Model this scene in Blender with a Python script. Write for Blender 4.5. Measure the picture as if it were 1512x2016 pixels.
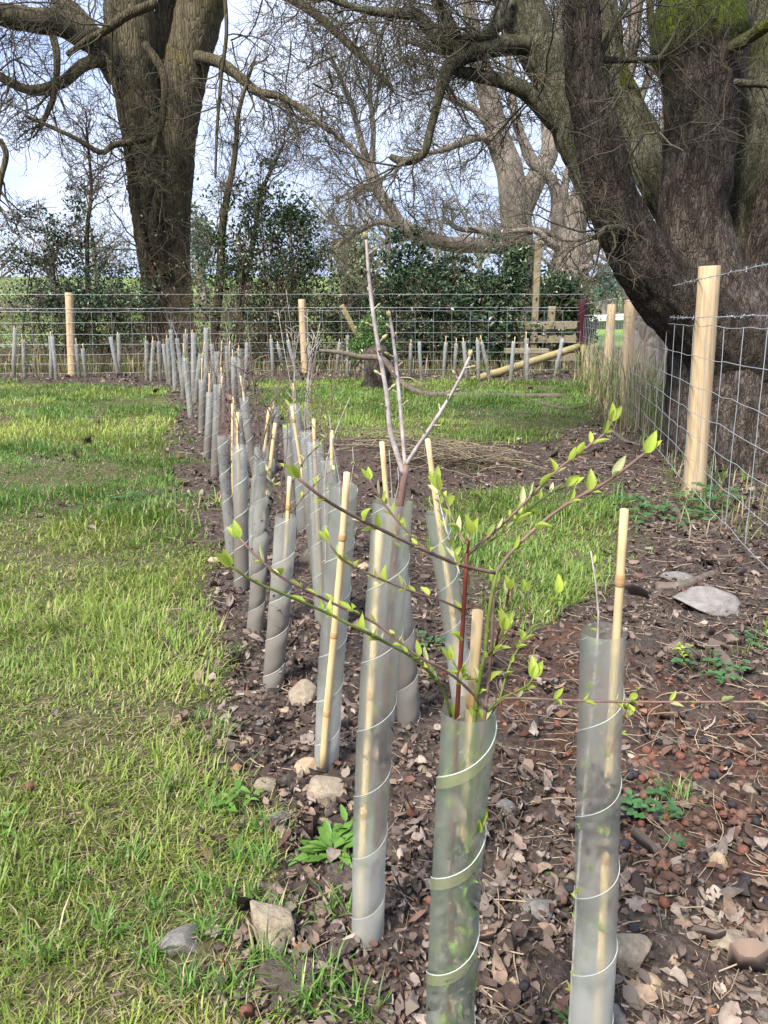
import bpy, math, random
import numpy as np
from mathutils import Vector, Matrix

for o in list(bpy.data.objects):
    bpy.data.objects.remove(o)
S = bpy.context.scene
C = S.collection
R = math.radians
rng = np.random.default_rng(11)
random.seed(11)

# ------------------------------------------------------------------ camera
F_PX, PITCH, CAM_H = 1514.0, R(14.2), 0.87
cd = bpy.data.cameras.new('camera')
cam = bpy.data.objects.new('camera', cd)
C.objects.link(cam)
cam.location = (0, 0, CAM_H)
cam.rotation_euler = (R(90) - PITCH, 0, 0)
cd.sensor_fit = 'VERTICAL'
cd.sensor_height = 24.0
cd.lens = 24.0 * F_PX / 2016.0
cd.clip_start = 0.02
cd.clip_end = 2000
S.camera = cam

# ------------------------------------------------------------------ sky and sun
SUN_EL, SUN_AZ = R(48), R(215)          # azimuth clockwise from +Y: behind the camera, to its left
W = bpy.data.worlds.new('World')
S.world = W
W.use_nodes = True
wn, wl = W.node_tree.nodes, W.node_tree.links
wn.clear()
wo = wn.new('ShaderNodeOutputWorld')
bg = wn.new('ShaderNodeBackground')
sky = wn.new('ShaderNodeTexSky')
sky.sky_type = 'NISHITA'
sky.sun_disc = False
sky.sun_elevation = SUN_EL
sky.sun_rotation = SUN_AZ
sky.dust_density = 1.5
sky.ozone_density = 2.0
tc = wn.new('ShaderNodeTexCoord')
mp = wn.new('ShaderNodeMapping')
mp.inputs['Scale'].default_value = (1.0, 1.0, 2.6)
nz = wn.new('ShaderNodeTexNoise')
nz.inputs['Scale'].default_value = 2.3
nz.inputs['Detail'].default_value = 6
nz.inputs['Roughness'].default_value = 0.55
cr = wn.new('ShaderNodeValToRGB')
cr.color_ramp.elements[0].position = 0.36
cr.color_ramp.elements[0].color = (3.6, 4.6, 7.4, 1)
cr.color_ramp.elements[1].position = 0.64
cr.color_ramp.elements[1].color = (6.6, 7.2, 8.6, 1)
mx = wn.new('ShaderNodeMix')
mx.data_type = 'RGBA'
mx.inputs[0].default_value = 0.82
wl.new(tc.outputs['Generated'], mp.inputs['Vector'])
wl.new(mp.outputs['Vector'], nz.inputs['Vector'])
wl.new(nz.outputs['Fac'], cr.inputs['Fac'])
wl.new(cr.outputs['Color'], mx.inputs[7])
wl.new(sky.outputs['Color'], mx.inputs[6])
wl.new(mx.outputs[2], bg.inputs['Color'])
bg.inputs['Strength'].default_value = 0.10
wl.new(bg.outputs['Background'], wo.inputs['Surface'])

sl = bpy.data.lights.new('sun', 'SUN')
sl.energy = 4.3
sl.angle = R(15)
sl.color = (1.0, 0.95, 0.86)
sun = bpy.data.objects.new('sun', sl)
C.objects.link(sun)
sd = Vector((math.sin(SUN_AZ) * math.cos(SUN_EL), math.cos(SUN_AZ) * math.cos(SUN_EL), math.sin(SUN_EL)))
sun.rotation_euler = sd.to_track_quat('Z', 'Y').to_euler()
sun.location = (-5, -6, 9)

S.view_settings.view_transform = 'Standard'
S.view_settings.look = 'None'
S.view_settings.gamma = 1
S.view_settings.use_curve_mapping = False
S.view_settings.exposure = 1.0
S.render.engine = 'CYCLES'
cy = S.cycles
cy.max_bounces = 14
cy.diffuse_bounces = 3
cy.glossy_bounces = 3
cy.transmission_bounces = 12
cy.transparent_max_bounces = 40
cy.use_denoising = True
try:
    cy.denoiser = 'OPENIMAGEDENOISE'
    cy.denoising_prefilter = 'ACCURATE'
except Exception:
    pass
cy.sample_clamp_indirect = 8

# ------------------------------------------------------------------ numpy noise
def _h(i, j, k, s=0):
    n = (i * 374761393 + j * 668265263 + k * 2147483647 + s * 1274126177) & 0x7fffffff
    n = ((n ^ (n >> 13)) * 1274126177) & 0x7fffffff
    return ((n ^ (n >> 16)) & 0xffff) / 65535.0

def vnoise(x, y, z=0.0, s=0):
    x, y, z = np.broadcast_arrays(np.asarray(x, float), np.asarray(y, float), np.asarray(z, float))
    i, j, k = np.floor(x).astype(np.int64), np.floor(y).astype(np.int64), np.floor(z).astype(np.int64)
    u, v, w = x - i, y - j, z - k
    u, v, w = u*u*(3-2*u), v*v*(3-2*v), w*w*(3-2*w)
    def L(a, b, t): return a + (b - a) * t
    a = L(L(_h(i,j,k,s), _h(i+1,j,k,s), u), L(_h(i,j+1,k,s), _h(i+1,j+1,k,s), u), v)
    b = L(L(_h(i,j,k+1,s), _h(i+1,j,k+1,s), u), L(_h(i,j+1,k+1,s), _h(i+1,j+1,k+1,s), u), v)
    return L(a, b, w) * 2 - 1

def fbm(x, y, z=0.0, o=4, s=0):
    t, a = 0.0, 1.0
    for q in range(o):
        t = t + a * vnoise(np.asarray(x)*2**q, np.asarray(y)*2**q, np.asarray(z)*2**q, s+q)
        a *= 0.5
    return t

# ------------------------------------------------------------------ pixel -> place
def ray(px, py):
    u, v = (px - 756) / F_PX, (1008 - py) / F_PX
    c, s = math.cos(PITCH), math.sin(PITCH)
    return Vector((u, c + v * s, v * c - s))

def at(px, py, Y):                       # the point of that pixel's ray at distance Y in front
    d = ray(px, py)
    return Vector((0, 0, CAM_H)) + d * (Y / d.y)

def gp0(px, py, z=0.0):
    d = ray(px, py)
    return Vector((0, 0, CAM_H)) + d * ((z - CAM_H) / d.z)

def px_r(rp, Y):                         # a radius in photo pixels at distance Y, in metres
    return rp * Y / F_PX

# ------------------------------------------------------------------ terrain
MOUND = gp0(712, 925)
PILE = gp0(850, 925)
def hmac(x, y):
    x, y = np.asarray(x, float), np.asarray(y, float)
    h = 0.022 * fbm(x*0.7+3, y*0.7, 0, 3, 5) * np.clip((y-0.4)/1.5, 0, 1)
    h = h + 0.11*np.exp(-(((x-MOUND.x)/0.36)**2 + ((y-MOUND.y-0.15)/0.45)**2))
    h = h + 0.05*np.exp(-(((x-PILE.x)/0.5)**2 + ((y-PILE.y)/0.4)**2))
    far = np.clip(y - 22, 0, None)
    h = h + 0.052 * far**1.0 * np.clip(far/40, 0, 1) * (y < 900)
    h = h + 0.15*np.clip((y-13)/6, 0, 1)*fbm(x*0.15, y*0.15, 0, 2, 9)
    return h

def Hz(x, y):
    return float(hmac(np.array([x]), np.array([y]))[0])

def gp(px, py):
    p = gp0(px, py)
    for _ in range(6):
        p = gp0(px, py, Hz(p.x, p.y))
    return p

def poly_in(x, y, P):
    c = np.zeros(x.shape, bool)
    n = len(P)
    for i in range(n):
        x0, y0 = P[i]; x1, y1 = P[(i+1) % n]
        k = ((y0 > y) != (y1 > y)) & (x < (x1-x0)*(y-y0)/((y1-y0) + 1e-12) + x0)
        c ^= k
    return c

def pxpoly(l):
    return [tuple(gp0(a, b)[:2]) for a, b in l]

LAWN = pxpoly([(660,2300),(590,2016),(505,1860),(560,1720),(540,1600),(440,1500),(410,1420),(455,1340),(400,1250),(395,1110),(345,1000),(335,900),(345,800),(312,760),(0,751),(-700,746)]) + [(-14,11.3),(-14,-1.2),(-0.15,-1.2)]
PAD_A = pxpoly([(500,750),(760,748),(1180,757),(1205,800),(1160,835),(1080,850),(1000,872),(900,880),(770,866),(650,858),(560,822),(515,782)])
PAD_B = pxpoly([(835,990),(1000,955),(1205,985),(1225,1060),(1205,1150),(1100,1205),(1010,1260),(960,1185),(880,1090)])
REDZ = pxpoly([(960,1240),(1120,1230),(1512,1380),(1700,1500),(1700,1800),(1400,1760),(1200,1640),(1000,1500)])

def fuzzy(x, y, P, j):
    t = 0
    for q, a in enumerate((0.25, 0.6, 1.0, 1.5)):
        ox = j*a*fbm(x*2.5+q*7, y*2.5, 0, 3, 21+q)
        oy = j*a*fbm(x*2.5, y*2.5+q*5, 0, 3, 41+q)
        t = t + poly_in(x+ox, y+oy, P)
    return t / 4.0

def gdens(x, y):
    x, y = np.asarray(x, float), np.asarray(y, float)
    g = fuzzy(x, y, LAWN, np.clip(0.10+0.03*y, 0, 0.25))
    bare = np.clip((fbm(x*1.9, y*1.9, 0, 3, 77)-0.62)*4, 0, 0.6)
    g = g*(1-bare)
    a = fuzzy(x, y, PAD_A, 0.3)
    b = fuzzy(x, y, PAD_B, 0.14)*0.95
    spr = 0.16*np.clip(fbm(x*1.6+4, y*1.6, 0, 3, 61)-0.05, 0, 1)*((x > 0.25) & (y > 1.6) & (y < 11))
    v = np.clip((y-12.6)/0.8, 0, 1)*0.55*(0.5+0.5*fbm(x*.5, y*.5, 0, 2, 33))
    return np.clip(np.maximum.reduce([g, a, b, spr, v]), 0, 1)

# ------------------------------------------------------------------ mesh helpers
def mesh_np(name, V, tris=None, quads=None, mat=None, smooth=True, col=None):
    V = np.asarray(V, np.float32)
    parts, tot = [], []
    if quads is not None and len(quads):
        parts.append(np.asarray(quads, np.int32).ravel()); tot.append(np.full(len(quads), 4, np.int32))
    if tris is not None and len(tris):
        parts.append(np.asarray(tris, np.int32).ravel()); tot.append(np.full(len(tris), 3, np.int32))
    L = np.concatenate(parts); T = np.concatenate(tot)
    m = bpy.data.meshes.new(name)
    m.vertices.add(len(V)); m.vertices.foreach_set('co', V.ravel())
    m.loops.add(len(L)); m.loops.foreach_set('vertex_index', L)
    m.polygons.add(len(T))
    m.polygons.foreach_set('loop_start', np.concatenate([[0], np.cumsum(T)[:-1]]).astype(np.int32))
    m.polygons.foreach_set('loop_total', T)
    m.polygons.foreach_set('use_smooth', np.full(len(T), smooth))
    if col is not None:
        a = m.color_attributes.new('Col', 'FLOAT_COLOR', 'POINT')
        c = np.ones((len(V), 4), np.float32); c[:, :3] = col
        a.data.foreach_set('color', c.ravel())
    m.update(calc_edges=True)
    m.validate()
    if mat: m.materials.append(mat)
    return m

def obj(name, m, parent=None, loc=None):
    o = bpy.data.objects.new(name, m)
    C.objects.link(o)
    if parent: o.parent = parent
    if loc is not None: o.location = loc
    return o

def tag(o, label, cat, group=None, kind=None):
    o['label'] = label
    if cat: o['category'] = cat
    if group: o['group'] = group
    if kind: o['kind'] = kind
    return o

def empty(name, loc, label, cat, group=None):
    o = bpy.data.objects.new(name, None)
    C.objects.link(o)
    o.empty_display_size = 0.05
    o.location = loc
    return tag(o, label, cat, group)

class MB:
    """collects pieces of one part"""
    def __init__(s): s.V, s.T, s.Q, s.C, s.n = [], [], [], [], 0
    def add(s, V, tris=None, quads=None, col=None):
        V = np.asarray(V, float).reshape(-1, 3)
        if tris is not None and len(tris): s.T.append(np.asarray(tris) + s.n)
        if quads is not None and len(quads): s.Q.append(np.asarray(quads) + s.n)
        s.V.append(V)
        if col is not None: s.C.append(np.broadcast_to(np.asarray(col, float), (len(V), 3)))
        s.n += len(V)
    def mesh(s, name, mat, smooth=True, origin=None):
        V = np.concatenate(s.V)
        if origin is not None: V = V - np.asarray(origin, float)
        return mesh_np(name, V, np.concatenate(s.T) if s.T else None, np.concatenate(s.Q) if s.Q else None, mat, smooth,
                       np.concatenate(s.C) if s.C else None)

def tubes(P, Rr, S_=3, cap=False):
    """many polylines of K points at once: P (N,K,3), Rr (N,K)"""
    P = np.asarray(P, float); Rr = np.asarray(Rr, float)
    N, K, _ = P.shape
    T = np.gradient(P, axis=1)
    T /= np.linalg.norm(T, axis=2, keepdims=True) + 1e-12
    ref = np.where(np.abs(T[:, :1, 2:3]) > 0.8, np.array([1.0, 0, 0]), np.array([0, 0, 1.0]))
    A = np.cross(T, np.broadcast_to(ref, T.shape))
    A /= np.linalg.norm(A, axis=2, keepdims=True) + 1e-12
    B = np.cross(T, A)
    th = np.arange(S_) * 2*np.pi / S_
    V = P[:, :, None] + Rr[:, :, None, None]*(np.cos(th)[None, None, :, None]*A[:, :, None] + np.sin(th)[None, None, :, None]*B[:, :, None])
    idx = np.arange(N*K*S_).reshape(N, K, S_)
    a = idx[:, :-1]; b = idx[:, 1:]
    a2 = np.roll(a, -1, axis=2); b2 = np.roll(b, -1, axis=2)
    Q = np.stack([a, a2, b2, b], -1).reshape(-1, 4)
    return V.reshape(-1, 3), Q

def spline(pts, n):
    """Catmull-Rom through rows of pts (any columns)"""
    p = np.asarray(pts, float)
    if len(p) == 2:
        t = np.linspace(0, 1, n)[:, None]
        return p[0]*(1-t) + p[1]*t
    q = np.vstack([2*p[0]-p[1], p, 2*p[-1]-p[-2]])
    d = np.linalg.norm(np.diff(p[:, :3], axis=0), axis=1)
    s = np.concatenate([[0], np.cumsum(d)]); s /= s[-1]
    u = np.linspace(0, 1, n)
    k = np.clip(np.searchsorted(s, u, side='right')-1, 0, len(p)-2)
    t = ((u - s[k])/(s[k+1]-s[k]+1e-12))[:, None]
    a, b, c, e = q[k], q[k+1], q[k+2], q[k+3]
    return 0.5*(2*b + (c-a)*t + (2*a-5*b+4*c-e)*t*t + (3*b-a-3*c+e)*t**3)

def limb(pts, n=24, sides=10, rough=0.0, freq=6.0, ridge=0.0, seed=0, capend=True):
    """one limb: rows (x,y,z,r), parallel-transport frames, knobbly surface -> V, Q, T"""
    c = spline(pts, n)
    P, r = c[:, :3], np.maximum(c[:, 3], 1e-4)
    T = np.gradient(P, axis=0); T /= np.linalg.norm(T, axis=1, keepdims=True) + 1e-12
    A = np.zeros_like(P)
    v = np.cross(T[0], [0.31, 0.9, 0.2]); v /= np.linalg.norm(v)
    for i in range(n):
        v = v - T[i]*np.dot(v, T[i]); v /= np.linalg.norm(v) + 1e-12
        A[i] = v
    B = np.cross(T, A)
    th = np.arange(sides)*2*np.pi/sides
    D = np.cos(th)[None, :, None]*A[:, None] + np.sin(th)[None, :, None]*B[:, None]
    V = P[:, None] + r[:, None, None]*D
    if rough or ridge:
        q = V*freq
        nn = fbm(q[..., 0], q[..., 1], q[..., 2]*0.6, 3, seed)
        rd = 0
        if ridge:
            L = np.concatenate([[0], np.cumsum(np.linalg.norm(np.diff(P, axis=0), axis=1))])
            u = th[None, :]*np.ones((n, 1))
            rr = np.abs(vnoise(np.cos(u)*7+seed, np.sin(u)*7, L[:, None]*4, seed+3))
            rr2 = np.abs(vnoise(np.cos(u)*14+seed, np.sin(u)*14, L[:, None]*9, seed+8))
            rd = (rr+0.6*rr2-0.4)*ridge
        V = V + D*(r[:, None, None]*rough*nn[..., None] + (rd[..., None] if ridge else 0))
    idx = np.arange(n*sides).reshape(n, sides)
    a, b = idx[:-1], idx[1:]
    Q = np.stack([a, np.roll(a, -1, 1), np.roll(b, -1, 1), b], -1).reshape(-1, 4)
    V = V.reshape(-1, 3)
    Tn = []
    if capend:
        V = np.vstack([V, P[0] - T[0]*r[0]*0.2, P[-1] + T[-1]*r[-1]*0.3])
        m0, m1 = n*sides, n*sides+1
        i = np.arange(sides); j = (i+1) % sides
        Tn = np.vstack([np.stack([np.full(sides, m0), j, i], -1), np.stack([np.full(sides, m1), (n-1)*sides+i, (n-1)*sides+j], -1)])
    return V, Q, Tn

def ico(sub=2):
    import bmesh
    b = bmesh.new(); bmesh.ops.create_icosphere(b, subdivisions=sub, radius=1)
    V = np.array([v.co[:] for v in b.verts]); T = np.array([[v.index for v in f.verts] for f in b.faces])
    b.free(); return V, T
ICO1, ICO2, ICO3, ICO4 = ico(1), ico(2), ico(3), ico(4)

def basis(o, y, up):
    """orient: local +Y along y, local +Z near up"""
    y = Vector(y).normalized(); z = Vector(up); z = (z - y*z.dot(y))
    if z.length < 1e-4: z = y.orthogonal()
    z.normalize(); x = y.cross(z)
    m = Matrix((x, y, z)).transposed().to_4x4()
    m.translation = Vector(o)
    return m

# ------------------------------------------------------------------ materials
def newmat(name):
    m = bpy.data.materials.new(name); m.use_nodes = True
    n, l = m.node_tree.nodes, m.node_tree.links
    n.clear()
    out = n.new('ShaderNodeOutputMaterial')
    return m, n, l, out

def N(n, t, **k):
    x = n.new('ShaderNode'+t)
    for a, b in k.items():
        if a in x.inputs.keys(): x.inputs[a].default_value = b
        else: setattr(x, a, b)
    return x

def ramp(n, stops):
    r = n.new('ShaderNodeValToRGB'); e = r.color_ramp.elements
    while len(e) > 1: e.remove(e[-1])
    e[0].position = stops[0][0]; e[0].color = (*stops[0][1], 1)
    for p, c in stops[1:]:
        q = e.new(p); q.color = (*c, 1)
    return r

def noisy(name, stops, scale=8, detail=5, rough=0.8, bump=0.3, bdist=0.005, stretch=(1, 1, 1), coord='Object', bscale=None, spec=0.2, distort=0.0):
    m, n, l, out = newmat(name)
    tcn = n.new('ShaderNodeTexCoord'); mpn = N(n, 'Mapping'); mpn.inputs['Scale'].default_value = stretch
    l.new(tcn.outputs[coord], mpn.inputs['Vector'])
    a = N(n, 'TexNoise', Scale=scale, Detail=detail, Roughness=0.65, Distortion=distort)
    l.new(mpn.outputs[0], a.inputs['Vector'])
    r = ramp(n, stops); l.new(a.outputs['Fac'], r.inputs['Fac'])
    p = N(n, 'BsdfPrincipled', Roughness=rough); p.inputs['Specular IOR Level'].default_value = spec
    l.new(r.outputs[0], p.inputs['Base Color'])
    if bump:
        b2 = N(n, 'TexNoise', Scale=bscale or scale*3, Detail=4, Roughness=0.7)
        l.new(mpn.outputs[0], b2.inputs['Vector'])
        bp = N(n, 'Bump', Strength=bump, Distance=bdist)
        l.new(b2.outputs['Fac'], bp.inputs['Height']); l.new(bp.outputs[0], p.inputs['Normal'])
    l.new(p.outputs[0], out.inputs['Surface'])
    return m

def leafmat(name, col=None, trans=0.35, rough=0.5, var=0.25, spec=0.3, scale=60):
    m, n, l, out = newmat(name)
    if col is None:
        a = N(n, 'Attribute', attribute_name='Col'); src = a.outputs['Color']
    else:
        tcn = n.new('ShaderNodeTexCoord')
        a = N(n, 'TexNoise', Scale=scale, Detail=3); l.new(tcn.outputs['Object'], a.inputs['Vector'])
        c = np.array(col)
        r = ramp(n, [(0.3, tuple(c*(1-var))), (0.7, tuple(np.minimum(c*(1+var), 1)))])
        oi = n.new('ShaderNodeObjectInfo')
        hs = N(n, 'HueSaturation'); mm = N(n, 'MapRange'); mm.inputs['To Min'].default_value = 0.7; mm.inputs['To Max'].default_value = 1.25
        l.new(oi.outputs['Random'], mm.inputs['Value']); l.new(mm.outputs[0], hs.inputs['Value'])
        l.new(a.outputs['Fac'], r.inputs['Fac']); l.new(r.outputs[0], hs.inputs['Color']); src = hs.outputs[0]
    p = N(n, 'BsdfPrincipled', Roughness=rough); p.inputs['Specular IOR Level'].default_value = spec
    t = n.new('ShaderNodeBsdfTranslucent')
    l.new(src, p.inputs['Base Color']); l.new(src, t.inputs['Color'])
    x = N(n, 'MixShader'); x.inputs[0].default_value = trans
    l.new(p.outputs[0], x.inputs[1]); l.new(t.outputs[0], x.inputs[2]); l.new(x.outputs[0], out.inputs['Surface'])
    return m

def barkmat(name, dark, mid, light, scale=6.0, moss=0.0, mosscol=(0.045, 0.06, 0.008), zs=0.35, bump=0.9, bdist=0.02, crack=0.4, plate=0.13):
    m, n, l, out = newmat(name)
    g = n.new('ShaderNodeNewGeometry')
    mpn = N(n, 'Mapping'); mpn.inputs['Scale'].default_value = (1, 1, zs)
    l.new(g.outputs['Position'], mpn.inputs['Vector'])
    nd = N(n, 'TexNoise', Scale=scale*0.8, Detail=3)
    l.new(mpn.outputs[0], nd.inputs['Vector'])
    va = N(n, 'VectorMath', operation='MULTIPLY_ADD'); va.inputs[1].default_value = (0.05, 0.05, 0.10)
    l.new(nd.outputs['Color'], va.inputs[0]); l.new(mpn.outputs[0], va.inputs[2])
    v = N(n, 'TexVoronoi', Scale=scale*2.6, feature='DISTANCE_TO_EDGE'); l.new(va.outputs[0], v.inputs['Vector'])
    vc = N(n, 'TexVoronoi', Scale=scale*2.6); l.new(va.outputs[0], vc.inputs['Vector'])
    sc_ = n.new('ShaderNodeSeparateColor'); l.new(vc.outputs['Color'], sc_.inputs[0])
    a = N(n, 'TexNoise', Scale=scale, Detail=9, Roughness=0.75); l.new(va.outputs[0], a.inputs['Vector'])
    big = N(n, 'TexNoise', Scale=scale*0.16, Detail=4); l.new(g.outputs['Position'], big.inputs['Vector'])
    f1 = N(n, 'Math', operation='MULTIPLY_ADD'); f1.inputs[1].default_value = plate; l.new(sc_.outputs[0], f1.inputs[0]); l.new(a.outputs['Fac'], f1.inputs[2])
    f2 = N(n, 'Math', operation='MULTIPLY_ADD'); f2.inputs[1].default_value = 0.5; l.new(big.outputs['Fac'], f2.inputs[0]); l.new(f1.outputs[0], f2.inputs[2])
    r = ramp(n, [(0.48, dark), (0.70, mid), (0.92, light)])
    f3 = N(n, 'Math', operation='SUBTRACT'); f3.inputs[1].default_value = 0.06; l.new(f2.outputs[0], f3.inputs[0]); l.new(f3.outputs[0], r.inputs['Fac'])
    vr = ramp(n, [(0.0, (0.3, 0.28, 0.26)), (0.10, (1, 1, 1))]); l.new(v.outputs['Distance'], vr.inputs['Fac'])
    mu = N(n, 'Mix', data_type='RGBA', blend_type='MULTIPLY'); mu.inputs[0].default_value = crack
    l.new(r.outputs[0], mu.inputs[6]); l.new(vr.outputs[0], mu.inputs[7])
    src = mu.outputs[2]
    p = N(n, 'BsdfPrincipled', Roughness=0.92); p.inputs['Specular IOR Level'].default_value = 0.15
    if moss:
        mn = N(n, 'TexNoise', Scale=2.2, Detail=6, Roughness=0.6); l.new(g.outputs['Position'], mn.inputs['Vector'])
        at_ = N(n, 'Attribute', attribute_name='Col')
        ad = N(n, 'Math', operation='ADD'); l.new(mn.outputs['Fac'], ad.inputs[0]); l.new(at_.outputs['Fac'], ad.inputs[1])
        mr = N(n, 'MapRange'); mr.inputs['From Min'].default_value = 1.15 - moss*0.5; mr.inputs['From Max'].default_value = 1.45 - moss*0.5
        l.new(ad.outputs[0], mr.inputs['Value'])
        mc = N(n, 'TexNoise', Scale=30, Detail=4); l.new(g.outputs['Position'], mc.inputs['Vector'])
        mcr = ramp(n, [(0.3, tuple(np.array(mosscol)*0.5)), (0.7, tuple(np.array(mosscol)*1.7))]); l.new(mc.outputs['Fac'], mcr.inputs['Fac'])
        mm = N(n, 'Mix', data_type='RGBA'); l.new(mr.outputs[0], mm.inputs[0])
        l.new(src, mm.inputs[6]); l.new(mcr.outputs[0], mm.inputs[7]); src = mm.outputs[2]
    l.new(src, p.inputs['Base Color'])
    hm = N(n, 'Math', operation='MINIMUM'); hm.inputs[1].default_value = 0.14; l.new(v.outputs['Distance'], hm.inputs[0])
    ha = N(n, 'Math', operation='MULTIPLY_ADD'); ha.inputs[1].default_value = 4.0
    l.new(hm.outputs[0], ha.inputs[0]); l.new(a.outputs['Fac'], ha.inputs[2])
    bp = N(n, 'Bump', Strength=bump, Distance=bdist); l.new(ha.outputs[0], bp.inputs['Height']); l.new(bp.outputs[0], p.inputs['Normal'])
    l.new(p.outputs[0], out.inputs['Surface'])
    return m

def guardmat(name, tint, opac, dirt_h, dirt_amt, frost=0.0):
    """frosted thin plastic: partly clear, milky, soiled near the foot"""
    m, n, l, out = newmat(name)
    tcn = n.new('ShaderNodeTexCoord'); sx = n.new('ShaderNodeSeparateXYZ')
    l.new(tcn.outputs['Object'], sx.inputs[0])
    a = N(n, 'TexNoise', Scale=22, Detail=5, Roughness=0.7); l.new(tcn.outputs['Object'], a.inputs['Vector'])
    b = N(n, 'TexNoise', Scale=260, Detail=2); l.new(tcn.outputs['Object'], b.inputs['Vector'])
    # soil film: strong at the foot, ragged upper limit, splashes above
    m1 = N(n, 'Math', operation='MULTIPLY_ADD'); m1.inputs[1].default_value = 0.3; l.new(a.outputs['Fac'], m1.inputs[0]); m1.inputs[2].default_value = dirt_h - 0.15
    df = N(n, 'Math', operation='SUBTRACT'); l.new(m1.outputs[0], df.inputs[0]); l.new(sx.outputs['Z'], df.inputs[1])
    mr = N(n, 'MapRange'); mr.inputs['From Min'].default_value = -0.14; mr.inputs['From Max'].default_value = 0.12; mr.inputs['To Max'].default_value = dirt_amt
    l.new(df.outputs[0], mr.inputs['Value'])
    spk = N(n, 'MapRange'); spk.inputs['From Min'].default_value = 0.68; spk.inputs['From Max'].default_value = 0.74; spk.inputs['To Max'].default_value = 0.35
    l.new(b.outputs['Fac'], spk.inputs['Value'])
    dmx = N(n, 'Math', operation='MAXIMUM'); l.new(mr.outputs[0], dmx.inputs[0]); l.new(spk.outputs[0], dmx.inputs[1])
    col = N(n, 'Mix', data_type='RGBA'); col.inputs[6].default_value = (*tint, 1); col.inputs[7].default_value = (0.175, 0.135, 0.10, 1)
    l.new(dmx.outputs[0], col.inputs[0])
    d = n.new('ShaderNodeBsdfDiffuse'); t = n.new('ShaderNodeBsdfTranslucent')
    l.new(col.outputs[2], d.inputs['Color']); l.new(col.outputs[2], t.inputs['Color'])
    dt = N(n, 'MixShader'); dt.inputs[0].default_value = 0.4; l.new(d.outputs[0], dt.inputs[1]); l.new(t.outputs[0], dt.inputs[2])
    tr = n.new('ShaderNodeBsdfTransparent'); tr.inputs['Color'].default_value = (0.96, 0.975, 0.965, 1)
    clear = tr.outputs[0]
    if frost:
        rf = N(n, 'BsdfRefraction', Roughness=0.34, IOR=1.15); rf.inputs['Color'].default_value = (0.97, 0.985, 0.975, 1)
        xf = N(n, 'MixShader'); xf.inputs[0].default_value = frost; l.new(tr.outputs[0], xf.inputs[1]); l.new(rf.outputs[0], xf.inputs[2]); clear = xf.outputs[0]
    op = N(n, 'MapRange'); op.inputs['To Min'].default_value = opac; op.inputs['To Max'].default_value = 0.9
    l.new(dmx.outputs[0], op.inputs['Value'])
    x = n.new('ShaderNodeMixShader'); l.new(op.outputs[0], x.inputs[0]); l.new(clear, x.inputs[1]); l.new(dt.outputs[0], x.inputs[2])
    gl = N(n, 'BsdfGlossy', Roughness=0.33); gl.inputs['Color'].default_value = (0.8, 0.82, 0.82, 1)
    lw = N(n, 'Fresnel', IOR=1.35)
    x2 = n.new('ShaderNodeMixShader'); l.new(lw.outputs[0], x2.inputs[0]); l.new(x.outputs[0], x2.inputs[1]); l.new(gl.outputs[0], x2.inputs[2])
    l.new((x if frost else x2).outputs[0], out.inputs['Surface'])
    return m

def plain(name, col, rough=0.7, metal=0.0, spec=0.3):
    m, n, l, out = newmat(name)
    p = N(n, 'BsdfPrincipled', Roughness=rough, Metallic=metal); p.inputs['Base Color'].default_value = (*col, 1); p.inputs['Specular IOR Level'].default_value = spec
    l.new(p.outputs[0], out.inputs['Surface'])
    return m

def vcolmat(name, rough=0.8, spec=0.2, bump=0.0, bscale=120):
    m, n, l, out = newmat(name)
    a = N(n, 'Attribute', attribute_name='Col')
    p = N(n, 'BsdfPrincipled', Roughness=rough); p.inputs['Specular IOR Level'].default_value = spec
    l.new(a.outputs['Color'], p.inputs['Base Color'])
    if bump:
        g = n.new('ShaderNodeNewGeometry'); b2 = N(n, 'TexNoise', Scale=bscale, Detail=4); l.new(g.outputs['Position'], b2.inputs['Vector'])
        bp = N(n, 'Bump', Strength=bump, Distance=0.004); l.new(b2.outputs['Fac'], bp.inputs['Height']); l.new(bp.outputs[0], p.inputs['Normal'])
    l.new(p.outputs[0], out.inputs['Surface'])
    return m

M = {}
M['grass'] = leafmat('grass_blade', None, 0.35, 0.45, spec=0.35)
M['litter'] = leafmat('leaf_litter', None, 0.12, 0.75, spec=0.15)
M['foliage'] = leafmat('evergreen_leaf', None, 0.15, 0.35, spec=0.5)
M['twig'] = vcolmat('twig_bark', 0.85, 0.15)
M['wood'] = noisy('pale_pine', [(0.28, (0.24, 0.16, 0.085)), (0.42, (0.40, 0.29, 0.165)), (0.6, (0.50, 0.385, 0.24)), (0.8, (0.58, 0.48, 0.34))], 9, 8, 0.8, 0.6, 0.003, (8, 8, 0.35), 'Object', 12, distort=0.6)
M['oldwood'] = noisy('weathered_timber', [(0.25, (0.13, 0.115, 0.07)), (0.55, (0.24, 0.20, 0.125)), (0.8, (0.33, 0.28, 0.19))], 6, 6, 0.85, 0.4, 0.003, (2, 2, 1), 'Object', 25)
M['greenpole'] = noisy('lichened_pole', [(0.25, (0.19, 0.16, 0.07)), (0.55, (0.33, 0.27, 0.13)), (0.8, (0.40, 0.34, 0.19))], 6, 6, 0.8, 0.4, 0.003, (2, 2, 2), 'Object', 25)
M['redpost'] = noisy('dark_red_stain', [(0.3, (0.022, 0.005, 0.006)), (0.7, (0.05, 0.012, 0.014))], 7, 5, 0.6, 0.3, 0.003, (4, 4, 0.5), 'Object', 15)
M['wire'] = plain('galvanised_wire', (0.50, 0.53, 0.56), 0.42, 0.6)
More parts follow.
